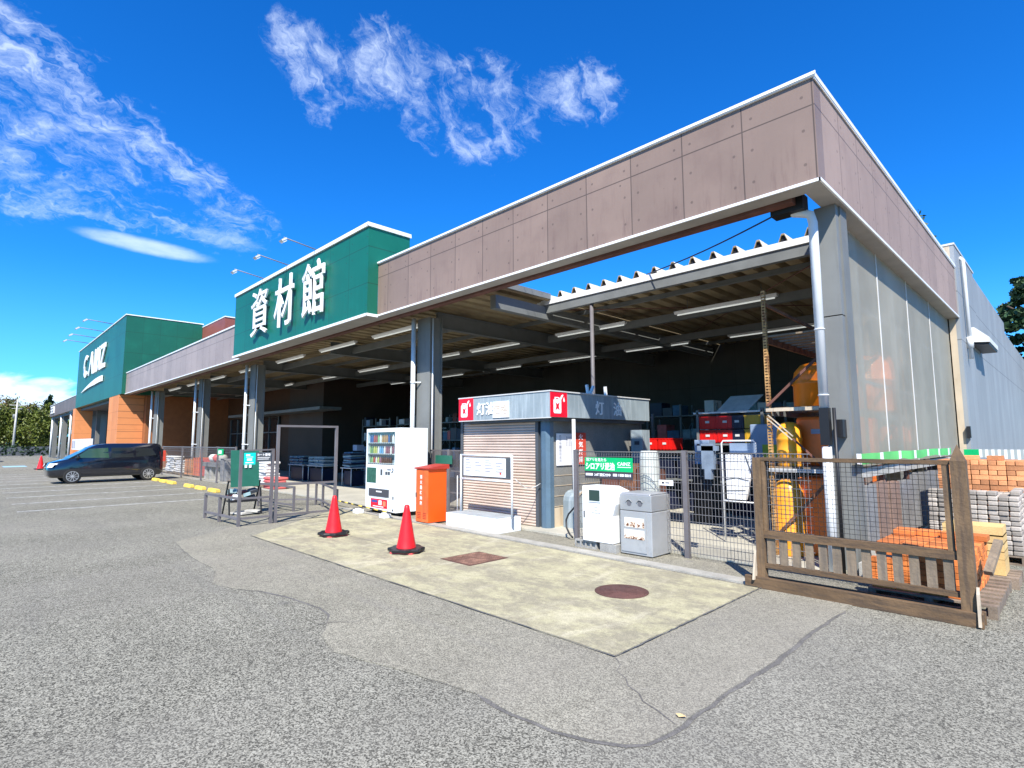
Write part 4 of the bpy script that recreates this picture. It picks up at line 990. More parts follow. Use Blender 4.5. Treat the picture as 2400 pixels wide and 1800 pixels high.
# ---------------------------------------------------------------- wire fence in front of the yard
def fence():
    def panel(x0, x1, y, label, rightpost=True):
        B = thing('wire_fence', label, 'fence', ((x0+x1)/2,y,0), 'wire fence panels in front of the yard')
        p = MB(); p.box(x0-.035,y-.035,.0,x0+.035,y+.035,1.56); p.build('post', M_gpost, B)
        if rightpost: p = MB(); p.box(x1-.03,y-.03,.0,x1+.03,y+.03,1.56); p.build('post', M_gpost, B)
        w = MB(); n = int((x1-x0-.08)/.05)
        for i in range(n+1): x = x0+.045+i*.05; w.tube([(x,y,.06),(x,y,1.53)], .0034, 4, smooth=False)
        for i in range(14):
            z = .08+i*.111
            w.tube([(x0+.036,y+.006,z),(x1-.036,y+.006,z)], .0044, 4, smooth=False)
        for z in (1.45,1.53): 
            w.tube([(x0+.036,y-.02,z),(x1-.036,y-.02,z)], .004, 4)
        # folded top edge
        for i in range(n): x = x0+.045+i*.05; w.tube([(x,y,1.53),(x,y+.03,1.50),(x,y,1.47)], .0026, 4, smooth=False)
        w.build('wire_mesh', M_wire, B, fix=False)
    panel(-4.18,-2.14,.30,'wire mesh fence panel with the green advert banner, behind the two bins', False)
    panel(-2.12,-.36,.31,'wire mesh fence panel between the steel bin and the brown wooden fence', False)
    B = thing('advert_banner', 'green advert banner with white Japanese writing tied to the wire fence above the white bin', 'banner', (-3.45,.27,1.1))
    b = MB(); b.box(-3.96,.262,1.205,-3.0,.270,1.43,0); b.box(-3.96,.262,1.09,-3.0,.270,1.204,1)
    b.text('羽アリを見たら', (-3.93,.2615,1.365), EX, EZ, .42, .055, .001, 2, bold=.02)
    b.text('シロアリ退治', (-3.94,.2615,1.225), EX, EZ, .60, .125, .001, 2, bold=.035)
    b.text('CAINZ', (-3.29,.2615,1.305), EX, EZ, .25, .055, .001, 2, bold=.02); b.box(-3.29,.2605,1.275,-3.03,.2615,1.285,2)
    b.box(-3.94,.2605,1.125,-3.79,.2615,1.165,2); b.text('24時間受付中', (-3.76,.2615,1.12), EX, EZ, .33, .05, .001, 2, bold=.03)
    b.box(-3.38,.2605,1.13,-3.30,.2615,1.17,2); [b.box(-3.27+.03*i,.2605,1.13,-3.27+.03*i+(.022 if i % 3 else .012),.2615,1.17,2) for i in range(8)]
    b.build('banner_sheet', [M_sgreen, M_ink, M_letter], B)
    b = MB(); b.box(-2.55,.285,1.03,-2.31,.292,1.11,0); b.box(-2.50,.2835,1.055,-2.46,.2849,1.085,1); b.box(-2.44,.2835,1.062,-2.37,.2849,1.078,1)
    solo('small_plate', 'small white plate wired to the fence right above the steel bin', 'sign', b, [M_paper, M_ink], (-2.43,.29,1.07))
    b = MB(); b.box(-1.80,.20,1.30,-1.62,.262,1.66); b.box(-1.86,.20,1.56,-1.56,.262,1.63); b.box(-1.76,.2,1.16,-1.66,.262,1.30)
    solo('tap_post_cover', 'pale blue cover hooked over the top of the wire fence', 'cover', b, mat('cover_blue_grey', (.17,.21,.26), .6, .15, 8), (-1.7,.24,1.3))
    # fence stretch behind the locker
    B = thing('wire_fence', 'dark grey mesh fence behind the orange locker and notice stand', 'fence', (-8.5,.9,0), 'wire fence panels in front of the yard')
    w = MB()
    for i in range(33): x = -9.3+i*.045; w.box(x,.90,.05,x+.014,.908,1.50)
    for z in (.1,.5,1.0,1.48): w.box(-9.3,.909,z,-7.95,.93,z+.03)
    w.build('wire_mesh', M_gpost, B)
    w = MB(); w.box(-8.55,.86,0,-8.49,.899,1.52); w.build('post', M_gpost, B)
    b = MB(); b.box(-9.0,.845,1.18,-8.35,.855,1.38,0); b.box(-8.95,.842,1.13,-8.5,.844,1.17,1)
    solo('green_board', 'small green board on the mesh fence just above the orange locker', 'sign', b, [M_dgreen, M_trim], (-8.7,.85,1.2))
fence()

# ---------------------------------------------------------------- brown wooden fence
def wood_fence():
    B = thing('wooden_fence', 'brown wooden fence with black mesh, short slats and one pointed post', 'fence', (.2,-.6,0))
    y = -.60
    p = MB(); p.box(-.73,y-.045,.0,-.64,y+.045,1.50); p.build('post', M_woodv, B)
    p = MB(); p.box(1.14,y-.06,.0,1.26,y+.06,1.50)
    p.add([(1.14,y-.06,1.501),(1.26,y-.06,1.501),(1.26,y+.06,1.501),(1.14,y+.06,1.501),(1.20,y,1.66)], [(0,3,2,1),(0,1,4),(1,2,4),(2,3,4),(3,0,4)]); p.build('pointed_post', M_woodv, B)
    p = MB(); p.box(-.64,y-.03,1.465,1.139,y+.03,1.505); p.build('rail', M_wood, B)
    p = MB(); p.box(-.64,y-.035,.575,1.139,y+.035,.655); p.build('rail', M_wood, B)
    p = MB(); p.box(-.64,y-.035,.235,1.139,y+.035,.285); p.build('rail', M_wood, B)
    p = MB(); p.box(1.07,y-.025,.656,1.125,y+.025,1.464); p.build('stile', M_woodv, B)
    p = MB(); p.box(-.638,y-.025,.656,-.60,y+.025,1.464); p.build('stile', M_woodv, B)
    for i in range(13):
        x = -.615+i*.1365; p = MB(); p.box(x,y-.012,.286,x+.082,y+.012,.574-rnd.uniform(0,.0)); p.build('slat', M_woodg, B)
    p = MB(); p.box(-.86,y-.10,.0,1.30,y-.046,.135); p.build('foot_beam', M_wood, B, bevel=.006)
    p = MB(); p.box(-.86,y+.062,.0,1.30,y+.11,.12); p.build('foot_beam', M_wood, B, bevel=.006)
    p = MB(); p.prism([(y-.13,.02),(y-.10,.30),(y-.062,.36),(y-.062,.02)], 'x', 1.262, 1.285); p.build('brace_board', M_woodl, B)
    p = MB(); p.prism([(y-.14,.10),(y-.046,.42),(y-.046,.10)], 'x', -.755, -.732); p.build('brace_board', M_woodl, B)
    w = MB()
    for i in range(35): x = -.595+i*.049; w.tube([(x,y+.02,.62),(x,y+.02,1.48)], .0022, 4, smooth=False)
    for i in range(17): z = .66+i*.05; w.tube([(-.6,y+.023,z),(1.07,y+.023,z)], .0022, 4, smooth=False)
    w.build('black_mesh', M_blackm, B, fix=False)
wood_fence()

# ---------------------------------------------------------------- pallets, bricks, pavers
def pallet(x0, y0, x1, y1, label, z=.0):
    B = thing('pallet', label, 'pallet', ((x0+x1)/2,(y0+y1)/2,z), 'wooden pallets in the yard')
    n = max(4, int((y1-y0)/.17))
    p = MB()
    for i in range(n): yy = y0+(y1-y0-.1)*i/(n-1); p.box(x0,yy,z+.105,x1,yy+.1,z+.125)
    p.build('deck_boards', M_pallet, B)
    p = MB()
    for i in range(3): xx = x0+(x1-x0-.07)*i/2; p.box(xx,y0,z+.023,xx+.07,y1,z+.1045)
    p.build('bearers', M_pallet, B)
    p = MB()
    for i in range(3): yy = y0+(y1-y0-.1)*i/2; p.box(x0,yy,z,x1,yy+.1,z+.0225)
    p.build('bottom_boards', M_pallet, B)
    return B
def brick_mesh(w, d, h, mats_, name):
    b = MB(); b.box(-w/2,-d/2,0,w/2,d/2,h); o = b.build(name, mats_, local=True); return o
FIRST = {}
def brick(key, name, mat_, size, loc, rz, label, group, cat='brick'):
    if key not in FIRST:
        o = brick_mesh(*size, mat_, name); FIRST[key] = o
        bv = o.modifiers.new('bevel', 'BEVEL'); bv.width = .013 if key == 'pav' else .004; bv.segments = 2 if key == 'pav' else 1
    else:
        o = FIRST[key].copy(); COL.objects.link(o)
    o.location = loc; o.rotation_euler = (0,0,rz); tag(o, label, cat, group)
    return o
def yard_goods():
    # near pallet of red-orange bricks behind the pointed post
    pallet(.30,-.28,1.36,1.20,'worn wooden pallet under the red-orange bricks behind the pointed fence post')
    lab = 'red-orange brick on the near pallet behind the wooden fence'; grp = 'red-orange bricks on the near pallet'
    w, d, h = .21,.10,.06
    for lz in range(7):
        z = .127+lz*.063
        top = lz == 6
        for iy in range(13):
            yy = -.17+iy*.104
            for ix in range(4):
                xx = .43+ix*.216+(.0 if lz % 2 else .0)
                vis = ix == 3 or iy == 0 or lz == 6 or (lz == 5 and (iy < 3 or iy > 9))
                if not vis: continue
                if top and (iy < 3 or (ix < 2 and iy > 9)): continue
                if lz == 5 and ix == 0 and iy < 2: continue
                brick('near', 'brick', M_brickr, (w,d,h), (xx+rnd.uniform(-.006,.006), yy+rnd.uniform(-.003,.003), z), rnd.uniform(-.02,.02), lab, grp)
    # taller broken top course at the back of that pallet
    for i in range(9):
        brick('near', 'brick', M_brickr, (w,d,h), (.45+.22*(i % 4)+rnd.uniform(-.02,.02), 1.0-.12*(i//4), .127+7*.063), rnd.uniform(-.12,.12), lab, grp)
    s = MB(); s.beam((1.30,-.12,.40),(1.36,.32,.66),.07,.045)
    solo('loose_timber', 'short grey weathered timber lying on the red-orange bricks beside the pointed post', 'timber', s, M_woodg, (1.35,.05,.6))
    # buff block stack
    B = thing('block_stack', 'stack of long buff yellow blocks behind the red-orange bricks', 'blocks', (1.15,1.75,0))
    for i in range(6):
        b = MB(); b.box(.75,1.35,.13+i*.088,1.31,1.80,.218+i*.092); b.build('block_course', M_yellowb, B)
    pallet(.68,1.3,1.42,1.9,'wooden pallet under the buff yellow blocks')
    # pavers
    pallet(.36,2.95,1.42,4.0,'wooden pallet under the grey pavers')
    lab = 'grey rounded paver in the tall stack behind the pointed post'; grp = 'grey pavers in the tall stack'
    for lz in range(13):
        z = .127+lz*.066
        for ix in range(9):
            x = .42+ix*.113
            if lz == 12 and ix > 6: continue
            brick('pav', 'paver', M_paver, (.108,.21,.06), (x+rnd.uniform(-.006,.006), 3.06+rnd.uniform(-.01,.01), z), rnd.uniform(-.03,.03), lab, grp, 'paver')
        for iy in range(1, 5):
            brick('pav', 'paver', M_paver, (.108,.21,.06), (1.324+rnd.uniform(-.006,.006), 3.06+iy*.216, z), rnd.uniform(-.03,.03), lab, grp, 'paver')
    for ix in range(8):
        for iy in range(1, 5):
            brick('pav', 'paver', M_paver, (.108,.21,.06), (.42+ix*.113, 3.06+iy*.216, .127+11*.066), rnd.uniform(-.03,.03), lab, grp, 'paver')
    # orange brick stacks farther back
    def ostack(x0, y0, nx, ny, nz, lab, grp, key, m_):
        pallet(x0-.05,y0-.05,x0+nx*.218+.03,y0+ny*.216,'wooden pallet beneath '+grp.replace('the ',''))
        for lz in range(nz):
            z = .127+lz*.078; head = lz % 2
            if key == 'ob' and lz < 6: continue
            if head:
                for ix in range(nx*2): brick(key+'h', 'brick', m_, (.10,.21,.073), (x0+.055+ix*.109, y0+.105, z), 0, lab, grp)
            else:
                for ix in range(nx):
                    brick(key, 'brick', m_, (.21,.10,.073), (x0+.109+ix*.218+rnd.uniform(-.006,.006), y0+.05+rnd.uniform(-.01,.01), z), 0, lab, grp)
        b = MB()
        if key == 'ob': b.box(x0+.01,y0+.01,.127,x0+nx*.218-.01,y0+.224,.127+6*.078-.005)
        b.box(x0+.01,y0+.225,.127,x0+nx*.218-.01,y0+ny*.216-.02,.127+nz*.078-.005)
        solo('brick_bundle', 'wrapped solid bundle at the rear of '+grp, 'bricks', b, m_, (x0+.3,y0+.4,.127))
    ostack(.30,4.35,5,4,16,'orange brick in the higher stack behind the grey pavers','orange bricks behind the pavers','ob',M_brickp)
    ostack(1.42,5.0,4,4,15,'orange brick in the stack at the right picture edge','orange bricks at the right edge','oc',M_brick)
    for i, x in enumerate((.75,1.05)): brick('obh', 'brick', M_brickp, (.10,.21,.073), (x, 4.45, .127+16*.078), 1.57, 'orange brick lying loose on top of the higher stack', 'loose orange bricks on the stack')
    # banners above the goods
    b = MB(); n = 120
    for i in range(n):
        y0, y1 = .75+i*.06, .75+(i+1)*.06; s0 = .014*math.sin(i*.13)+.006*math.sin(i*.4); s1 = .014*math.sin((i+1)*.13)+.006*math.sin((i+1)*.4)
        m_ = 1 if i % 19 < 3 else 0
        b.add([(.02,y0,1.40-s0),(.02,y1,1.40-s1),(.02,y1,1.53-s1*.3),(.02,y0,1.53-s0*.3),(.03,y0,1.40-s0),(.03,y1,1.40-s1),(.03,y1,1.53-s1*.3),(.03,y0,1.53-s0*.3)],
              [(0,1,2,3),(4,7,6,5),(0,4,5,1),(3,2,6,7),(0,3,7,4),(1,5,6,2)], m_)
    solo('green_banner', 'long green and white banner strip stretched along the foot of the translucent wall', 'banner', b, [mat('banner_green', (.10,.52,.12), .45, .25, .8), M_letter], (.02,4,1.45))
    b = MB()
    for i in range(26):
        x0, x1 = .25+i*.05, .25+(i+1)*.05; b.box(x0,7.95,1.35 - .003*i,x1-.0005,7.96,1.50,(1 if i < 5 else (0 if i % 2 else 2)))
    solo('white_banner', 'white banner with small markings at the right picture edge above the orange bricks', 'banner', b, [M_paper, M_sgreen, mat('print_grey', (.35,.4,.4), .5, 0)], (.9,7.95,1.4))
    # slab rack along the wall, seen through the wooden fence
    B = thing('slab_rack', 'long low steel rack with paving slabs stood on edge along the side wall', 'rack', (-.5,4.5,0))
    for y in (1.25,2.6,4.3,6.4,8.6):
        b = MB(); b.box(-.16,y-.035,0,-.09,y+.035,1.33); b.build('rack_post', M_brownsteel, B)
    b = MB(); b.box(-.10,1.2,1.20,-.04,8.7,1.32); b.build('rack_top_rail', M_slabs, B)
    b = MB(); b.box(-.14,1.2,.14,-.06,8.7,.20); b.build('rack_bottom_rail', M_brownsteel, B)
    spec = [(1.32,1.9,M_slabg,1.08,'grey'),(1.95,2.5,M_slabb,1.10,'reddish brown'),(2.68,3.3,M_slabb,1.06,'brown'),(3.35,4.2,M_slabg,1.03,'dark grey'),(4.4,5.2,M_slabg,1.12,'mid grey'),(5.3,6.3,M_slabg,1.1,'ribbed grey'),(6.5,8.4,M_slabg,1.1,'farthest grey')]
    for y0, y1, m_, h, nm in spec:
        b = MB(); n = int((y1-y0)/.065)
        for i in range(n): yy = y0+i*.065; b.box(-.13+rnd.uniform(-.01,.01),yy,.21,-.03,yy+.05,h+rnd.uniform(-.02,.02))
        o = solo('slab_bundle', nm+' paving slabs stood on edge in the low rack by the side wall', 'slabs', b, m_, (-.1,(y0+y1)/2,.2), 'bundles of slabs in the low rack')
    b = MB(); b.box(.05,1.0,.0,.30,1.35,.32); b.box(.0,.6,.0,.28,.95,.2)
    solo('concrete_offcut', 'pale concrete pieces lying left of the red-orange bricks', 'concrete pieces', b, M_slabs, (.1,1,0))
    b = MB(); b.lathe([(.16,0),(.17,.08),(.12,.14),(.05,.17)], (1.75,1.9,0), 12)
    solo('wrapped_bundle', 'small plastic wrapped bundle beside the buff yellow blocks', 'bundle', b, M_bag, (1.75,1.9,0))
yard_goods()

# ---------------------------------------------------------------- rusty rack with drums in the corner
def drum(name, label, loc, r, h, m_, group=None, n=20, bands=(.5,), dome=.25):
    B = thing(name, label, 'drum', loc, group)
    a = MB(); prof = [(r*.93,0),(r,.03)]
    for b_ in bands: prof += [(r,h*b_-.03),(r*1.05,h*b_-.01),(r*1.05,h*b_+.01),(r,h*b_+.03)]
    prof += [(r,h*(1-dome)),(r*.93,h*(1-dome*.55)),(r*.68,h*(1-dome*.15)),(r*.35,h),(r*.02,h)]
    a.lathe(prof, (0,0,0), n); a.build('shell', m_, B, local=True)
    return B
def rack():
    B = thing('rusty_rack', 'tall rusty perforated steel rack holding orange and yellow drums at the open corner', 'rack', (-.9,2.4,0))
    for x, y in ((-1.22,1.22),(-1.22,3.7),(-1.22,6.3),(-.45,1.5),(-.45,3.7),(-.45,6.3)):
        top = 3.98
        a = MB(); 
        # perforated angle: two flanges built of ladders so daylight shows through
        z = 0.0
        a.box(x-.028,y-.002,0,x-.020,y+.002,top); a.box(x+.020,y-.002,0,x+.028,y+.002,top)
        a.box(x+.0245,y+.003,0,x+.0285,y+.012,top); a.box(x+.0245,y+.044,0,x+.0285,y+.052,top)
        while z < top:
            a.box(x-.0199,y-.002,z,x+.0199,y+.002,z+.028); a.box(x+.0245,y+.0121,z,x+.0285,y+.0439,z+.028); z += .045
        a.build('perforated_post', mat('post_yellow_rust', (.42,.24,.09), .8, .3, 8, grain=.2, gscale=30, stain=((12,12,5), (.12,.05,.03), .45, .65, .8)), B)
    for z in (1.24,2.12,3.22):
        a = MB(); a.beam((-1.22,1.22,z),(-1.22,6.3,z),.04,.09); a.beam((-.45,1.5,z),(-.45,6.3,z),.04,.09); a.build('side_beam', M_rust if z > 3 else M_steel, B)
        a = MB()
        for i in range(19): a.box(-1.24,1.3+i*.27,z+.05,-.42,1.42+i*.27,z+.075)
        a.build('shelf_boards', M_woodg, B)
    for z in (2.155,1.27): a = MB(); a.beam((-1.24,1.19,z),(-.40,1.19,z),.03,.05); a.build('front_beam', M_trim if z < 2 else M_woodl, B)
    a = MB(); a.beam((-1.22,1.20,2.22),(-.47,1.32,2.95),.035,.035); a.build('brace', M_brownsteel, B)
    a = MB(); a.beam((-1.22,1.19,2.08),(-.88,1.19,1.76),.010,.016); a.beam((-1.22,1.15,2.03),(-.88,1.15,1.71),.010,.016); a.beam((-.88,1.17,1.73),(-.5,1.3,1.3),.02,.03,1); a.build('brace', [M_woodl, M_brownsteel], B)
    a = MB(); a.beam((-1.20,1.20,.30),(-.5,1.25,1.1),.03,.04); a.build('brace', M_rust, B)
    a = MB(); a.beam((-1.22,1.22,3.78),(-.45,2.7,3.2),.03,.045); a.build('brace', M_rust, B)
    drum('orange_drum', 'big orange domed drum on the upper rack shelf next to the white downpipe', (-.98,2.75,2.20), .37, .80, M_tanko, 'drums on the rusty rack', bands=(.55,), dome=.35)
    drum('orange_drum', 'orange drum seen blurred through the translucent side wall', (-.74,4.55,2.20), .45, 1.08, M_tanko, 'drums on the rusty rack', bands=(.55,), dome=.3)
    drum('yellow_drum', 'yellow domed drum on the middle shelf behind the perforated post', (-1.06,1.55,1.30), .175, .68, M_tanky, 'drums on the rusty rack', bands=(.35,.62), dome=.3)
    drum('yellow_drum', 'tall yellow domed drum on the ground behind the wooden fence', (-1.08,1.45,.03), .22, 1.10, M_tanky, 'drums on the rusty rack', bands=(.3,), dome=.3)
    drum('orange_drum', 'second smaller orange drum farther back behind the translucent side wall', (-.85,3.6,2.20), .24, .5, M_tanko, 'drums on the rusty rack', bands=(.5,), dome=.35)
    drum('orange_drum', 'orange drum on the middle shelf far back behind the translucent side wall', (-.78,6.9,1.32), .3, .7, M_tankb, 'drums on the rusty rack', bands=(.5,), dome=.3)
    t = thing('orange_tank', 'large rust-orange plastic tank on the middle shelf with a small pale label', 'tank', (-.72,2.3,1.32)); a = MB(); a.box(-1.02,1.72,1.33,-.34,3.3,2.06); a.build('tank_shell', M_tankb, t, bevel=.05)
    a = MB(); a.box(-.80,1.712,1.80,-.66,1.718,1.87); a.build('label', M_crateb, t)
    t = thing('orange_tank', 'large rust-orange plastic tank on the ground under the rack', 'tank', (-.72,2.3,.03)); a = MB(); a.box(-.98,1.50,.04,-.34,3.3,1.16); a.build('tank_shell', M_tankb, t, bevel=.05)
rack()

# ---------------------------------------------------------------- stock inside the yard
def crates():
    def unit(loc, m_, label, group, first=[None], w=.40, d=.55, h=.30):
        key = m_.name+str(w)
        if key not in FIRST:
            B = thing('crate', label, 'crate', loc, group)
            a = MB(); a.box(-w/2,-d/2,0,w/2,d/2,.02)
            for q_ in (-1,1):
                a.box(q_*w/2-.008,-d/2,.0205,q_*w/2+.008,d/2,h-.04); a.box(-w/2+.0085,q_*d/2-.008,.0205,w/2-.0085,q_*d/2+.008,h-.04)
            a.build('crate_body', m_, B, local=True)
            a = MB()
            for q_ in (-1,1):
                a.box(q_*w/2-.016,-d/2-.01,h-.039,q_*w/2+.016,d/2+.01,h-.01); a.box(-w/2+.017,q_*d/2-.014,h-.039,w/2-.017,q_*d/2+.014,h-.01)
            for i in range(4): a.box(-w/2+.03+i*(w-.09)/3,-d/2-.016,.02,-w/2+.05+i*(w-.09)/3,-d/2-.0085,h-.04)
            a.build('rim', m_, B, local=True)
            a = MB(); a.box(-.05,-d/2-.02,h*.45,.05,-d/2-.0165,h*.62); a.build('grip_label', M_trim if m_ is not M_cratey else M_cratey, B, local=True)
            FIRST[key] = B; return B
        return dup(FIRST[key], loc, 0, label)
    names = ('bottom','lower','upper','top')
    for i in range(2):
        for k in range(2): 
            unit((-4.06+i*.42,5.3,1.66+k*.315), M_crater, 'red crate, %s row, %s of the pair, on the rack board under the tilted panel' % (('lower','upper')[k], ('left','right')[i]), 'red crates on the rack')
    for k in range(2): unit((-3.36,5.3,1.66+k*.315), M_crated, 'dark navy crate, %s one, between the red and yellow crates' % ('lower','upper')[k], 'navy crates on the rack', w=.28)
    for k in range(2): unit((-3.02,5.3,1.66+k*.315), M_cratey, 'amber yellow crate, %s one, at the right end of the rack' % ('lower','upper')[k], 'yellow crates on the rack', w=.34)
    for i in range(2): unit((-5.6+i*.40,5.3,1.48), M_crater, 'low red crate, %s of the two behind the booth' % ('left','right')[i], 'red crates behind the booth', w=.36)
    t = thing('stock_rack', 'steel stock rack carrying the coloured crates in the yard', 'rack', (-4.2,5.4,0))
    for x in (-5.9,-4.3,-2.8):
        a = MB(); a.box(x-.03,5.0,.035,x+.03,5.06,2.42); a.box(x-.03,5.62,.035,x+.03,5.68,2.42); a.build('rack_upright', M_steel, t)
    for z, x0 in ((1.60,-4.3),(2.33,-4.4),(.75,-5.9),(1.42,-5.9)):
        a = MB(); a.box(x0,5.0,z,-2.78 if z != 1.42 else -4.4,5.7,z+.04); a.build('rack_board', M_trim if z > 2 else M_steel, t)
    a = MB(); a.beam((-3.75,5.2,2.39),(-3.62,5.2,2.66),.02,.0,0); a = MB()
    a.add([(-3.85,5.05,2.375),(-3.12,5.05,2.375),(-2.96,5.55,2.75),(-3.72,5.55,2.75),(-3.85,5.07,2.365),(-3.12,5.07,2.365),(-2.96,5.57,2.74),(-3.72,5.57,2.74)], [(0,1,2,3),(4,7,6,5),(0,4,5,1),(1,5,6,2),(2,6,7,3),(3,7,4,0)])
    solo('tilted_panel', 'pale tilted board standing on top of the crate rack', 'board', a, M_curtain, (-3.4,5.3,2.4))
    a = MB(); a.box(-2.95,4.7,1.32,-2.35,5.0,2.05)
    solo('blue_box', 'pale blue plastic container right of the yellow crates', 'container', a, M_crateb, (-2.65,4.85,1.3), bevel=.02)
    a = MB(); a.box(-2.70,4.69,1.32,-2.35,4.699,1.62)
    solo('lime_label', 'lime green panel low on the pale blue container', 'label', a, M_leafp if False else mat('lime', (.25,.35,.02), .5, .1), (-2.5,4.69,1.4))
    for z, x0 in ((.80,-5.8),(.80,-4.9),(.80,-4.0),(.04,-5.8),(.04,-4.6),(.04,-3.6)):
        a = MB(); a.box(x0,5.08,z,x0+.75,5.6,z+.42)
        solo('dark_carton', 'dark carton on the %s level of the crate rack, starting %s' % ('middle' if z > .1 else 'floor', {-5.8:'at its left end',-4.9:'left of centre',-4.0:'right of centre',-4.6:'left of its middle post',-3.6:'at its right end'}[x0]), 'carton', a, M_crated, (x0+.4,5.3,z), 'dark cartons in the crate rack', bevel=.01)
    # white machines and wrapped sheets behind the fence
    t = thing('sheet_trolley', 'silver tube trolley with white wrapped sheets, behind the wire fence', 'trolley', (-1.95,1.8,0))
    a = MB(); a.tube([(-2.24,1.8,.05),(-2.24,1.8,1.66),(-2.21,1.8,1.70),(-1.70,1.8,1.70),(-1.67,1.8,1.66),(-1.67,1.8,.05)], .014, 8); a.tube([(-2.24,1.8,.70),(-1.67,1.8,.70)], .014, 8); a.tube([(-2.24,1.8,.7),(-2.24,2.5,.7)], .014, 8); a.tube([(-1.67,1.8,.7),(-1.67,2.5,.7)], .014, 8); a.build('tube_frame', M_white, t)
    a = MB(); a.prism([(-2.20,.73),(-1.88,.73),(-1.80,1.05),(-1.74,1.47),(-2.20,1.47)], 'y', 1.83, 1.90); a.build('wrapped_sheet', M_paper, t, bevel=.01); a = MB(); a.beam((-2.19,1.825,1.06),(-2.02,1.825,1.09),.004,.012); a.beam((-2.02,1.825,1.09),(-1.82,1.825,1.05),.004,.012); a.beam((-2.19,1.825,.87),(-1.88,1.825,.89),.004,.012); a.beam((-1.86,1.826,1.46),(-1.78,1.826,1.2),.004,.02); a.build('crease_shade', M_greyd, t)  # dark lines on the sheet paint the shading of its creases
    a = MB(); a.box(-2.16,1.93,1.50,-1.74,2.0,1.66); a.build('dark_panel', M_crateb, t)
    a = MB()
    for i in range(14):
        tt = i*math.pi/7; a.v.append((0,0,0)) if False else None
    a.lathe([(.16,0),(.17,.1),(.155,.4),(.165,.7),(.15,.95),(.13,.99)], (-2.98,.72,.55), 12)
    solo('wrapped_roll', 'tall pale wrapped roll standing behind the green banner', 'roll', a, M_curtain, (-2.98,.72,.55))
    a = MB(); a.box(-3.14,.58,.03,-2.80,.88,.55)
    solo('roll_box', 'grey box under the pale wrapped roll', 'box', a, M_slabs, (-2.98,.72,.03))
    t = thing('pump_unit', 'small pale blue pump unit behind the fence post', 'pump', (-3.45,3.6,0)); a = MB(); a.box(-3.66,3.45,.04,-3.26,3.85,1.22); a.build('base', M_black, t); a = MB(); a.box(-3.62,3.5,1.221,-3.3,3.8,1.72); a.build('housing', M_crateb, t, bevel=.01)
    a = MB(); a.box(-3.56,3.49,1.58,-3.50,3.498,1.64); a.box(-3.44,3.49,1.58,-3.38,3.498,1.64); a.build('dial', M_ink, t)
    t = thing('meter_box', 'grey-blue meter cabinet behind the booth sign band', 'cabinet', (-4.9,3.2,0)); a = MB(); a.box(-5.1,3.4,.04,-4.8,3.7,1.95); a.build('housing', M_band, t)
    a = MB(); a.box(-5.0,3.385,1.62,-4.88,3.398,1.70); a.build('slot', M_ink, t)
    # tall red mesh pallets / brick piles deeper in the yard
    for i, x in enumerate((-5.05,-4.6,-4.2)):
        a = MB(); a.box(x,2.2,.04,x+.42,2.6,1.35-.1*i)
        solo('stacked_tiles', 'wrapped column of reddish tiles, number %s from the left behind the green banner' % ('one','two','three')[i], 'tiles', a, M_brownsteel if i != 1 else M_rust, (x+.2,2.4,0), 'wrapped tiles behind the banner')
crates()

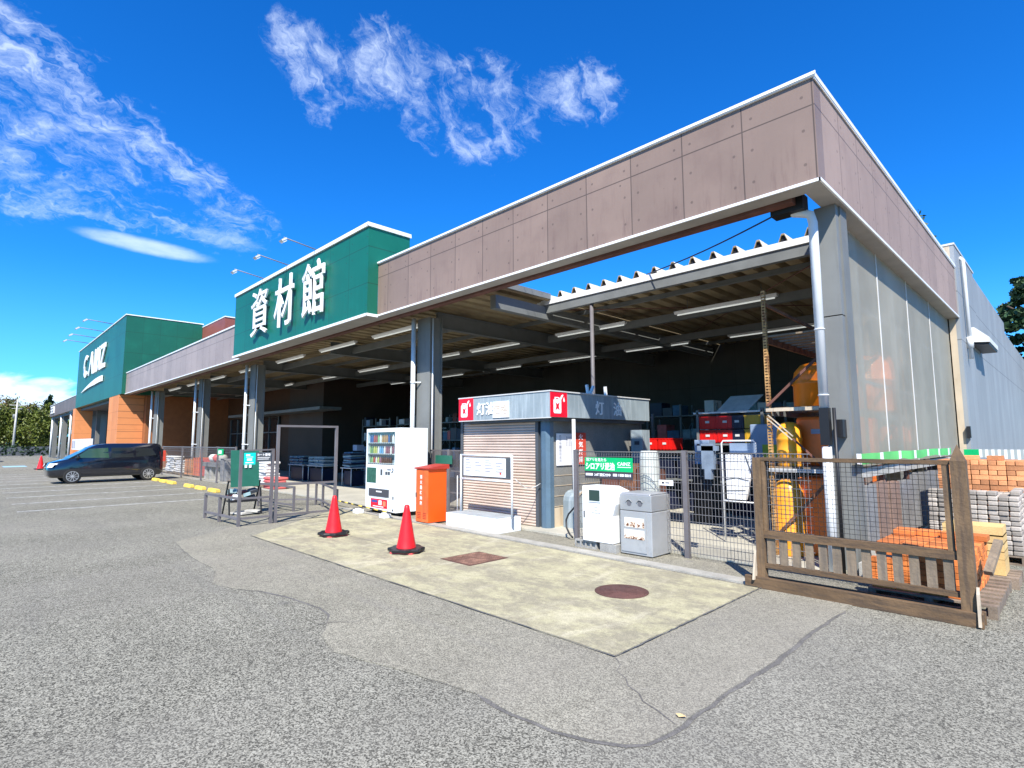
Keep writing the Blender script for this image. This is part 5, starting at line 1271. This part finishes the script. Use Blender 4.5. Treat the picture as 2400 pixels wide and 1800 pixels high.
def interior():
    # dark retail racks deep in the bay under the green sign
    shades = [M_blue, M_crated, M_brownsteel, M_trim, M_teal, M_crateb, M_bagr, M_greyd, M_black]
    for j, (x0, x1, y, lab) in enumerate(((-24.5,-21.9,7.6,'tall dark shop rack left of the column under the sign'),(-20.6,-17.6,7.2,'tall dark shop rack behind the tall gate frame'),(-17.2,-14.4,7.2,'tall dark shop rack left of the vending machine'),(-13.8,-11.0,6.6,'tall dark shop rack behind the vending machine'),(-10.6,-8.6,6.0,'dark shop rack behind the booth'),(-30,-27,7.8,'far dark shop rack in the left bays'),(-8.4,-5.9,9.4,'shop rack against the back wall above the booth roof'),(-5.4,-2.9,10.2,'shop rack against the back wall behind the coloured crates'),(-2.6,-1.5,8.4,'narrow shop rack deep behind the perforated rusty post'))):
        B = thing('shop_rack', lab, 'rack', ((x0+x1)/2,y,.035), 'racks of goods inside the store')
        a = MB()
        for x in (x0,(x0+x1)/2,x1): a.box(x-.03,y,.035,x+.03,y+.06,2.9); a.box(x-.03,y+.8,.035,x+.03,y+.86,2.9); a.beam((x,y+.03,1.5),(x,y+.83,2.4),.02,.02); a.beam((x,y+.03,2.4),(x,y+.83,1.5),.02,.02)
        a.build('rack_frame', M_steel, B)
        a = MB()
        for z in (.2,.95,1.75,2.5): a.box(x0,y,z,x1,y+.86,z+.04)
        a.build('shelf', M_steel, B)
        a = MB()
        for z in (.245,.995,1.795,2.545):
            x = x0+.1
            while x < x1-.3:
                w = rnd.uniform(.15,.45); h = rnd.uniform(.15,.5)
                if rnd.random() < .85: a.box(x,y+.05,z,x+w,y+.6,z+h,rnd.randrange(len(shades)))
                x += w+.03
        a.build('goods', shades, B)['kind'] = 'stuff'
    # blue bundles on display tables at the front of the bay
    for i, (x, y, ww, lab) in enumerate(((-22.6,3.6,1.5,'table of dark blue folded covers seen through the left half of the tall gate frame'),(-20.7,3.6,1.4,'table of pale grey covers seen through the right half of the tall gate frame'),(-17.8,3.5,.8,'high pile of teal and blue folded covers left of the vending machine'))):
        B = thing('display_table', lab, 'display table', (x,y,.035), 'tables of folded covers')
        a = MB()
        for px_ in (x-ww/2+.05,x+ww/2-.05):
            for py_ in (y-.3,y+.3): a.tube([(px_,py_,.035),(px_,py_,.70)], .02, 6)
        a.box(x-ww/2,y-.36,.70,x+ww/2,y+.36,.73); a.build('table_frame', M_trim, B)
        a = MB(); n = 8 if i < 2 else 10
        for k in range(n):
            z = .735+k*.045 if i < 2 else .735+k*.06
            for m_ in range(3 if i < 2 else 1):
                cx = x-ww/2+.25+m_*.48 if i < 2 else x
                a.obox((cx+rnd.uniform(-.03,.03),y+rnd.uniform(-.03,.03),z+.02), (.44 if i < 2 else .62,.62,.04 if i < 2 else .055), (rnd.uniform(-.04,.04),rnd.uniform(-.05,.05),rnd.uniform(-.06,.06)), k % 3)
        a.build('folded_covers', [M_blue, M_teal, M_crated] if i != 1 else [M_teal, M_curtain, M_blue], B, bevel=.012)
        a = MB(); a.box(x-ww/2+.1,y-.25,.06,x+ww/2-.1,y+.25,.60); a.build('under_stock', M_crated, B)
    a = MB(); a.box(-17.65,3.35,1.38,-17.35,3.65,1.60)
    solo('pale_carton', 'pale blue carton on top of the high pile of teal covers', 'carton', a, M_crateb, (-17.6,3.5,1.36)) 
    # hanging white price strips deep inside
    for i in range(26):
        x = -24+rnd.uniform(0,12); z = rnd.uniform(2.0,2.9); a = MB(); a.box(0,0,0,rnd.uniform(.35,.8),.02,.07)
        o = solo('price_strip', 'small white strip sign hanging deep inside the store', 'sign', a, M_white, (x,8.5+rnd.uniform(0,1.5),z), 'white strip signs inside the store', local=True)
    # counter screen near the column behind the locker
    t = thing('counter_screen', 'dark counter screen with small pale panel behind the orange locker', 'screen', (-8.9,3.2,0)); a = MB(); a.box(-9.9,3.2,.9,-8.6,3.3,1.75); a.build('screen_panel', M_black, t)
    a = MB(); a.box(-9.35,3.18,1.45,-9.0,3.199,1.62); a.build('pale_panel', M_trim, t)
    a = MB(); a.box(-9.3,3.2,.035,-9.2,3.3,.899); a.build('stand', M_steel, t)
    t = thing('machine_cover', 'rounded pale machine cover above the dark counter screen', 'machine', (-9.8,3.9,0)); a = MB(); a.box(-10.1,3.8,1.7,-9.6,4.1,2.0); a.build('cover', M_trim, t, bevel=.06)
    a = MB(); a.box(-9.9,3.85,.035,-9.8,4.0,1.699); a.build('stand', M_steel, t)
interior()

# ================================================================ TROLLEY PARK GATE (left of the vending machine)
def gate():
    X = -10.07
    B = thing('trolley_gate', 'brown-grey steel trolley park rails with grey sign board and low side rail', 'rail frame', (-11,-2.6,0))
    def post(x, y, h): a = MB(); a.box(x-.028,y-.028,0,x+.028,y+.028,h); a.build('post', M_gpost, B)
    def rail(p0, p1, w=.045): a = MB(); a.beam(p0, p1, w, w); a.build('rail', M_gpost, B)
    post(X,-3.28,1.56); post(X,-2.64,1.57); post(-12.05,-3.34,.54); post(-11.15,-3.31,.52)
    rail((-12.05,-3.34,.54),(X-.03,-3.28,.56)); rail((-12.05,-3.34,.14),(X-.03,-3.28,.16)); rail((X,-3.25,.56),(X,-2.67,.56),.04); rail((X,-3.25,.16),(X,-2.67,.16),.04)
    rail((X,-3.25,1.54),(X,-2.67,1.55),.03)
    post(-12.0,-1.9,.54); rail((X,-2.62,.16),(-12.0,-1.9,.16)); 
    b = MB(); b.box(X+.030,-3.0,1.30,X+.042,-2.69,1.50,0); b.text('カート置場', (X+.0425,-2.98,1.42), EY, EZ, .27, .055, .001, 1, bold=.03)
    b.box(X+.0425,-2.97,1.385,X+.0435,-2.72,1.395,1); b.box(X+.0425,-2.97,1.35,X+.0435,-2.74,1.362,1); b.build('sign_board', [M_greyd, M_letter], B)
    C = thing('tall_gate_frame', 'tall empty rectangular steel tube gate frame behind the first traffic cone', 'gate frame', (X,-1.9,0))
    for (x, y, h) in ((X,-2.54,2.08),(X,-1.20,2.08)): a = MB(); a.box(x-.028,y-.028,0,x+.028,y+.028,h); a.build('post', M_gpost, C)
    a = MB(); a.box(X-.026,-2.511,2.035,X+.026,-1.229,2.08); a.build('top_bar', M_gpost, C)
    for z in (.80,.16): a = MB(); a.box(X-.022,-2.511,z-.022,X+.022,-1.229,z+.022); a.build('rail', M_gpost, C)
    a = MB(); a.box(X-.02,-1.86,.183,X+.02,-1.82,.777); a.build('upright', M_gpost, C)
    D = thing('far_rail', 'low steel rail on the far side of the trolley park by the store floor', 'rail frame', (-11.6,-.8,0))
    for (x, y) in ((X-.05,-1.12),(-11.7,-1.45),(-12.1,-.5),(-12.75,-.38),(-13.6,-1.6)): a = MB(); a.box(x-.025,y-.025,0,x+.025,y+.025,.62); a.build('post', M_gpost, D)
    for p0, p1 in (((X-.05,-1.12),(-12.1,-.5)),((-12.1,-.5),(-12.75,-.38)),((-11.7,-1.45),(-13.6,-1.6)),((-12.75,-.38),(-13.6,-1.6))):
        for z in (.60,.16): a = MB(); a.beam((*p0,z),(*p1,z),.04,.04); a.build('rail', M_gpost, D)
    b = MB(); b.box(X+.03,-3.235,1.25,X+.042,-3.01,1.49,0); b.box(X+.0425,-3.20,1.40,X+.0435,-3.06,1.41,1); b.box(X+.0425,-3.18,1.33,X+.0435,-3.08,1.375,1); b.box(X+.0425,-3.21,1.28,X+.0435,-3.05,1.30,1); b.box(X+.0425,-3.20,1.43,X+.0435,-3.12,1.46,1)
    solo('cyan_sign', 'bright cyan sign with white cart picture, left of the grey board on the trolley rails', 'sign', b, [M_cyan, M_letter], (X,-3.1,1.36))
    A = thing('a_frame_sign', 'dark green standing sign board with black legs inside the trolley park', 'sign board', (-12.0,-2.55,0))
    b = MB(); b.add([(-12.02,-2.82,.66),(-12.02,-2.18,.66),(-12.12,-2.18,1.52),(-12.12,-2.82,1.52),(-12.05,-2.82,.655),(-12.05,-2.18,.655),(-12.15,-2.18,1.515),(-12.15,-2.82,1.515)], [(0,1,2,3),(4,7,6,5),(0,4,5,1),(1,5,6,2),(2,6,7,3),(3,7,4,0)]); b.build('board', M_dgreen, A)
    b = MB(); 
    for i in range(3): b.box(-12.065,-2.62+i*.1,1.10,-12.045,-2.57+i*.1,1.18)
    b.build('lettering', M_letter, A)
    for y in (-2.86,-2.14):
        b = MB(); b.beam((-12.03,y,.62),(-11.92,y,.0),.03,.03); b.build('leg', M_black, A)
        b = MB(); b.beam((-12.08,y,.8),(-12.42,y,.0),.03,.03); b.build('leg', M_black, A)
    b = MB(); b.box(-12.4,-2.8,.30,-12.0,-2.2,.33); b.build('tray', M_black, A)
    b = MB()
    for i in range(14): b.obox((-12.2+rnd.uniform(-.14,.14),-2.5+rnd.uniform(-.24,.24),.40+rnd.uniform(-.03,.16)), (.16,.18,.08), (rnd.uniform(-.5,.5),rnd.uniform(-.5,.5),rnd.uniform(0,3)), i % 4)
    b.build('basket_load', [M_teal, M_bagr, M_paper, M_greyd], A)
    b = MB(); b.obox((-12.1,-2.5,.04), (.5,.4,.03), (0,0,.3)); b.obox((-12.0,-2.3,.08), (.3,.3,.03), (0,.1,.9))
    solo('ground_sheet', 'folded pale sheet lying on the ground under the green standing sign', 'sheet', b, M_slabs, (-12.1,-2.5,.02))
gate()

# ---------------------------------------------------------------- goods behind the left fence
def left_goods():
    def bagstack(x0, x1, y, n, z0, m_, key, lab, grp, nx):
        w = (x1-x0)/nx
        for k in range(n):
            for i in range(nx):
                if key not in FIRST:
                    a = MB(); pts = []; 
                    a.obox((0,0,.055), (w*.98,.52,.10)); o = a.build('bag', m_, local=True)
                    sb = o.modifiers.new('round', 'BEVEL'); sb.width = .045; sb.segments = 3
                    for p in o.data.polygons: p.use_smooth = True
                    FIRST[key] = o
                else:
                    o = FIRST[key].copy(); COL.objects.link(o)
                o.location = (x0+w*(i+.5)+rnd.uniform(-.03,.03), y+rnd.uniform(-.03,.03), z0+k*.107); o.rotation_euler = (0,0,rnd.uniform(-.08,.08)); tag(o, lab, 'bag', grp)
    def pal(x0, x1, y): pallet(x0,y-.4,x1,y+.4,'wooden pallet under the goods at x behind the left fence' if False else 'wooden pallet behind the left wire fence, %s' % PN.pop(0))
    PN = ['farthest left, beside the van','second from the van','bearing the pale pink bricks','bearing the dark red tiles','next to the dark stones','nearest the trolley park']
    pal(-34.3,-32.6,1.1); bagstack(-34.2,-32.7,1.1,8,.13,M_bag,'b1','white bag in the left of the two big bag piles beside the van','white bags in the left pile beside the van',2)
    pal(-32.3,-30.8,1.1); bagstack(-32.2,-30.9,1.1,6,.13,M_bag,'b2','white bag in the right of the two big bag piles beside the van','white bags in the right pile beside the van',2)
    pal(-30.2,-28.9,1.1)
    B = thing('brick_pile', 'pale pinkish brick pile behind the left wire fence', 'bricks', (-29.5,1.1,.13))
    for k in range(9): a = MB(); [a.box(-30.1+i*.23,.75,.13+k*.085,-29.89+i*.23,1.4,.208+k*.085) for i in range(5)]; a.build('brick_course', M_brickp, B)
    pal(-28.6,-27.4,1.1)
    B = thing('tile_pile', 'dark red upright tile pile behind the left wire fence', 'tiles', (-28,1.1,.13))
    for k in range(8): a = MB(); a.box(-28.5+k*.13,.72,.13,-28.40+k*.13,1.4,.98-.02*(k % 3)); a.build('tile_slab', M_bagr if k % 2 else M_brickr, B)
    T = thing('stone_table', 'rough grey stone bench with thick legs behind the left wire fence', 'bench', (-26,1.1,0))
    a = MB(); a.box(-27.0,.7,.62,-24.9,1.5,.80); a.build('bench_top', M_slabg, T)
    for x in (-26.8,-26.1,-25.2): a = MB(); a.box(x-.12,.8,.02,x+.16,1.4,.619); a.build('leg', M_slabs, T)
    for x, c, nm in ((-26.7,M_bag,'white'),(-26.1,M_bagr,'red'),(-25.4,M_slabs,'grey')):
        a = MB(); a.lathe([(.12,0),(.2,.12),(.22,.24),(.14,.34),(.05,.36)], (x,1.1,.805), 10)
        solo('garden_pot', nm+' round garden pot standing on the rough stone bench', 'pot', a, c, (x,1.1,.805), 'pots on the stone bench')
    a = MB(); a.box(-24.6,.75,.02,-24.2,1.3,1.0); a.box(-24.1,.75,.02,-23.8,1.3,.9)
    solo('dark_stone', 'dark upright garden stones right of the stone bench', 'stones', a, M_slabg, (-24.2,1,0), bevel=.04)
    pal(-23.4,-22.2,1.1); bagstack(-23.3,-22.3,1.1,8,.13,M_bag,'b3','white bag in the pile next to the dark garden stones','white bags next to the dark garden stones',1)
    pal(-20.6,-19.2,1.0); bagstack(-20.5,-19.3,1.0,8,.13,M_bag,'b4','white bag in the pile just behind the green standing sign','white bags behind the green standing sign',1)
    bagstack(-19.1,-18.1,.8,4,.03,M_bagr,'b5','red bag in the low pile left of the tall gate frame','red bags by the tall gate frame',1)
    for i, (x0, x1, lab) in enumerate(((-33.0,-29.2,'wire fence panel beside the black van'),(-29.2,-26.0,'wire fence panel in front of the dark red tiles'),(-26.0,-23.8,'wire fence panel in front of the stone bench'),(-23.8,-21.6,'wire fence panel behind the small green price sign'))):
        B = thing('wire_fence', lab, 'fence', ((x0+x1)/2,.4,0), 'wire fence panels on the left')
        for x in (x0,) if i < 3 else (x0,x1): a = MB(); a.box(x-.04,.37,0,x+.04,.43,1.54); a.build('post', M_gpost, B)
        a = MB(); a.box(x0+.041,.385,1.48,x1-.041,.415,1.52); n = int((x1-x0)/.1)
        for k in range(1, n): a.tube([(x0+k*.1,.4,.05),(x0+k*.1,.4,1.48)], .004, 4, smooth=False)
        for z in (.05,.3,.55,.8,1.05,1.3,1.4): a.tube([(x0+.041,.39,z),(x1-.041,.39,z)], .005, 4, smooth=False)
        a.build('wire_mesh', M_wire, B, fix=False)
    a = MB(); a.box(-23.6,.33,1.18,-22.9,.345,1.44,0); a.box(-23.5,.325,1.24,-23.1,.329,1.38,1)
    solo('price_sign', 'small green and white sign on the left wire fence', 'sign', a, [M_sgreen, M_letter], (-23.2,.34,1.2))
    # wheel stops
    root = None
    for x, lab in ((-27.4,'yellow wheel stop directly behind the van, leftmost'),(-26.0,'yellow wheel stop just right of the van rear wheel'),(-24.7,'third yellow wheel stop from the left'),(-22.2,'yellow wheel stop, left one of the near three'),(-20.75,'yellow wheel stop, middle one of the near three'),(-19.2,'yellow wheel stop nearest the trolley park')):
        if root is None:
            a = MB(); a.prism([(-.09,0),(-.075,.09),(-.05,.12),(.05,.12),(.075,.09),(.09,0)], 'x', -.42, .42); root = a.build('wheel_stop', M_stop, local=True, bevel=.012)
            o = root
        else: o = root.copy(); COL.objects.link(o)
        o.location = (x,-1.05,.001); tag(o, lab, 'wheel stop', 'yellow wheel stops')
left_goods()

# ---------------------------------------------------------------- vans
def van(loc, rz, paint, label, cat='van', sc=1.0):
    B = thing('parked_van', label, cat, loc, None, rz)
    lv = [(.26,-2.05,2.02,.80),(.36,-2.12,2.10,.845),(.60,-2.15,2.12,.85),(.88,-2.05,2.11,.845),(.98,-1.75,2.10,.835),(1.06,-1.42,2.08,.82),(1.30,-1.08,2.06,.775),(1.50,-.80,2.02,.72),(1.62,-.58,1.96,.67),(1.675,-.3,1.84,.60),(1.69,.0,1.6,.45)]
    n = 32; vs = []
    for z, yf, yr, hw in lv:
        cy, hy = (yf+yr)/2, (yr-yf)/2
        for k in range(n):
            t = 2*math.pi*k/n; c, s_ = math.cos(t), math.sin(t); e = .28
            vs.append((hw*math.copysign(abs(c)**e, c), cy+hy*math.copysign(abs(s_)**e, s_), z))
    m = len(lv); fs = [(i*n+k, i*n+(k+1)%n, (i+1)*n+(k+1)%n, (i+1)*n+k) for i in range(m-1) for k in range(n)]
    fs += [tuple(range(n-1,-1,-1)), tuple((m-1)*n+k for k in range(n))]
    a = MB(); a.add(vs, fs, 0, True); a.build('body', paint, B, local=True)
    def hw_at(z):
        for i in range(m-1):
            if lv[i][0] <= z <= lv[i+1][0]:
                u = (z-lv[i][0])/(lv[i+1][0]-lv[i][0]); return lv[i][3]*(1-u)+lv[i+1][3]*u
        return lv[-1][3]
    for sgn in (1,-1):
        for poly, mm in (([(-1.28,1.08),(-.80,1.46),(-.12,1.50),(-.08,1.06)], M_wing),([(.0,1.06),(.0,1.50),(.78,1.50),(.86,1.06)], M_glassd),([(.95,1.08),(.90,1.49),(1.55,1.46),(1.74,1.14)], M_glassd)):
            a = MB(); v = [(sgn*(hw_at(z)+.006), y, z) for y, z in poly]+[(sgn*(hw_at(z)-.01), y, z) for y, z in poly]
            a.add(v, [(0,1,2,3),(7,6,5,4)]+[(i,i+4,(i+1)%4+4,(i+1)%4) for i in range(4)]); a.build('side_window', mm, B, local=True)
        a = MB(); a.box(sgn*.852-.008,-1.2,.30,sgn*.852+.008,1.2,.36); a.build('sill_trim', M_black, B, local=True)
        a = MB(); a.box(sgn*.846,-.55,.92,sgn*.872,-.38,.95); a.box(sgn*.846,.25,.92,sgn*.872,.42,.95); a.build('door_handle', paint, B, local=True)
        a = MB(); a.obox((sgn*.93,-1.18,1.12), (.16,.10,.13)); a.build('wing_mirror', paint, B, local=True, bevel=.03)
        a = MB(); a.add([(sgn*.62,-2.155,.70),(sgn*.83,-2.02,.70),(sgn*.83,-1.9,.86),(sgn*.62,-2.08,.86),(sgn*.60,-2.1,.78)], [(0,1,2,3),(0,3,4)]); a.build('headlight', M_letter, B, local=True)
        a = MB(); a.box(sgn*.72,2.03,.85,sgn*.80,2.115,1.35); a.build('tail_lamp', M_notice_red, B, local=True)
    v = [(-.70,-1.44,1.06),(.70,-1.44,1.06),(.58,-.66,1.54),(-.58,-.66,1.54)]
    a = MB(); a.add([(x,y-.03,z) for x,y,z in v]+[(x,y+.03,z-.03) for x,y,z in v], [(0,1,2,3),(7,6,5,4),(0,4,5,1),(1,5,6,2),(2,6,7,3),(3,7,4,0)]); a.build('windscreen', M_glassd, B, local=True)
    a = MB(); a.box(-.62,2.0,1.06,.62,2.06,1.42); a.build('rear_window', M_glassd, B, local=True)
    for y in (-1.32,1.45):
        for sgn in (1,-1):
            a = MB(); cx = sgn*.74; a.tube([(cx-.11,y,.31),(cx+.11,y,.31)], .31, 28); w = a.build('tyre', M_tyre, B, local=True, bevel=.02)
            a = MB(); f = cx+sgn*.111; a.tube([(f,y,.31),(f+sgn*.006,y,.31)], .215, 28, 1)
            for k in range(10):
                t = 2*math.pi*k/10; a.beam((f+sgn*.012,y,.31),(f+sgn*.012,y+.20*math.cos(t),.31+.20*math.sin(t)),.022,.014,0,(1,0,0))
            a.tube([(f+sgn*.007,y,.31),(f+sgn*.022,y,.31)], .05, 14, 0)
            for k in range(24):
                t0, t1 = 2*math.pi*k/24, 2*math.pi*(k+1)/24; a.beam((f+sgn*.012,y+.205*math.cos(t0),.31+.205*math.sin(t0)),(f+sgn*.012,y+.205*math.cos(t1),.31+.205*math.sin(t1)),.022,.014,0,(1,0,0))
            r_ = a.build('rim', [M_alloy, M_black], w, local=True)
    B.scale = (sc,sc,sc)
    return B
M_wing = mat('green_tint_glass', (.03,.07,.045), .06, 0, spec=.7)
van((-28.87,-2.70,0), R(2), M_van, 'black minivan parked nose-out beside the yellow wheel stops', 'car')
van((-69.5,-6.7,0), R(90), M_vanw, 'white van cut by the left edge of the picture', 'van', 1.25)

# ---------------------------------------------------------------- trees, pole, hedge
def foliage(mb, c, rad, clumps, per, leaf, cr=.33, flat=1.):
    for _ in range(clumps):
        while True:
            p = Vector((rnd.uniform(-1,1), rnd.uniform(-1,1), rnd.uniform(-1,1)))
            if .25 < p.length < 1: break
        cc = Vector((c[0]+p.x*rad[0], c[1]+p.y*rad[1], c[2]+p.z*rad[2])); s_ = rnd.uniform(.6,1.3)*cr*min(rad)
        for _ in range(per):
            d = Vector((rnd.gauss(0,.5), rnd.gauss(0,.5), rnd.gauss(0,.5*flat)))*s_
            q_ = cc+d; l = leaf*rnd.uniform(.6,1.4)
            e = Euler((rnd.uniform(-1.2,1.2), rnd.uniform(-1.2,1.2), rnd.uniform(0,6.3))).to_matrix()
            mb.add([q_+e@Vector(v) for v in ((-l,-l*.5,0),(l,-l*.6,0),(l*.7,l*.6,0),(-l*.8,l*.5,0))], [(0,1,2,3)])
def tree(name, label, x, y, h, r, m_, kind='round', clumps=60, per=40, leaf=.14, group=None, trunk_h=.35):
    B = thing(name, label, 'tree', (x,y,0), group)
    t = MB(); t.tube([(x,y,0),(x+.05*r,y,h*.4),(x,y,h*.9)], [.06*h*.35,.04*h*.35,.01*h], 8)
    for k in range(5):
        a_ = k*1.3; z0 = h*(.35+.1*k); t.tube([(x,y,z0),(x+math.cos(a_)*r*.7,y+math.sin(a_)*r*.7,z0+h*.12)], [.015*h*.5,.004*h], 6)
    t.build('trunk', M_bark, B)
    c = MB()
    if kind == 'round': foliage(c, (x,y,h*(.5+trunk_h/2)), (r,r,h*(1-trunk_h)/2), clumps, per, leaf)
    elif kind == 'pine':
        for k in range(9):
            z = h*(.38+.62*k/9); rr = r*(1-.5*(k/9)**2)*rnd.uniform(.8,1.1)
            foliage(c, (x+rnd.uniform(-.2,.2)*r,y,z), (rr,rr,h*.035), clumps//9, per, leaf, .9, .35)
    else:
        for k in range(10): z = h*(.25+.75*k/10); rr = r*(1-k/10.5); foliage(c, (x,y,z), (rr,rr,h*.06), clumps//10, per, leaf, .6)
    c.build('crown', m_, B, fix=False)
    return B
tree('pine_tree', 'dark pine tree rising behind the warehouse wall at the right edge', 1.5, 46, 14.2, 4.7, M_leafp, 'pine', 260, 130, .17)
tree('sparse_tree', 'thin tree tips peeking over the brown side fascia', -5.6, 42, 18.3, 1.6, M_leaf1, 'round', 40, 26, .13, None, .6)
lefts = [(-150,-13,9.0,4.2,0,'dark round tree at the left picture edge'),(-146,-9.0,10.2,3.8,0,'dark round tree left of the utility pole'),(-150,-5.6,8.6,3.6,0,'dark round tree just behind the utility pole'),
         (-132,-2.6,9.3,3.1,1,'olive yellow tree right of the utility pole'),(-130,.6,8.4,3.4,1,'olive yellow tree in the middle of the far row'),(-126,3.4,8.9,3.0,1,'olive yellow tree nearest the low wing'),
         (-165,-1.2,12.2,3.6,2,'brownish tree top behind the olive trees'),(-165,3.6,11.2,3.8,2,'brownish tree top beside the far conifer')]
M_leaf3 = leafmat('leaf_brown', (.10, .075, .02))
for i, (x, y, h, r, k, lab) in enumerate(lefts):
    tree('broadleaf_tree', lab, x, y, h, r, (M_leaf1, M_leaf2, M_leaf3)[k], 'round', 70, 60, .17, 'trees beyond the parking area', .12)
tree('conifer_tree', 'dark pointed conifer rising behind the olive trees by the low wing', -170, 6.6, 13.2, 3.0, M_leaf1, 'cone', 90, 40, .25)
m = MB()
for k in range(60): foliage(m, (-175+rnd.uniform(-6,6), -60+k*2.0, rnd.uniform(3,4.5)), (2.4,2.4,3.2), 10, 22, .4)
struct(tag(m.build('far_wood', M_leaf1, fix=False), 'far wooded strip behind the parking area', 'wood'), 'stuff')
m = MB()
for k in range(26): foliage(m, (-96, -16+k*.75, .8), (.5,.5,.8), 9, 26, .08)
tag(m.build('hedge', M_leaf1, loc=(-96,-6,0), fix=False), 'low clipped hedge along the far side of the parking area', 'hedge')
w = MB(); w.box(-102,-18,0,-101.8,4,1.25); tag(w.build('low_wall', M_greyd, loc=(-102,-6,0)), 'low dark wall behind the far hedge', 'wall')
t = thing('utility_pole', 'pale concrete utility pole in front of the far trees', 'utility pole', (-110,-2.1,0))
m = MB(); m.tube([(-110,-2.1,0),(-110,-2.0,8.3)], [.16,.10], 10); m.build('pole', M_slabs, t)
m = MB(); m.box(-110.05,-2.9,7.4,-109.95,-1.1,7.5); m.box(-110.05,-2.6,6.9,-109.95,-1.4,6.98); m.build('crossarm', M_slabs, t)
m = MB(); m.tube([(-110.2,-2.2,5.4),(-110.2,-2.2,6.1)], .22, 10); m.build('transformer', M_steel, t)
m = MB()
pts = []
for k in range(9):
    u = k/8; p = Vector((-.52,.62,4.94)).lerp(Vector((-4.3,2.96,5.30)), u); p.z -= .06*math.sin(math.pi*u); pts.append(p)
m.tube(pts, .012, 6)
solo('black_cable', 'black cable crossing the roof opening from the corner gutter to the roof edge', 'cable', m, M_black, (-2.4,1.8,5))
for i, (a, b) in enumerate((((-.55,.46,5.04),(-7.4,1.9,5.62)),((-.55,.47,5.09),(-7.4,2.1,5.78)))):
    m = MB(); m.tube([Vector(a).lerp(Vector(b), k/12) for k in range(13)], .005, 5)
    solo('thin_cable', 'thin dark cable in the roof opening, %s of the two' % ('lower','upper')[i], 'cable', m, M_black, (-4,1.2,5.3), 'thin cables in the roof opening')
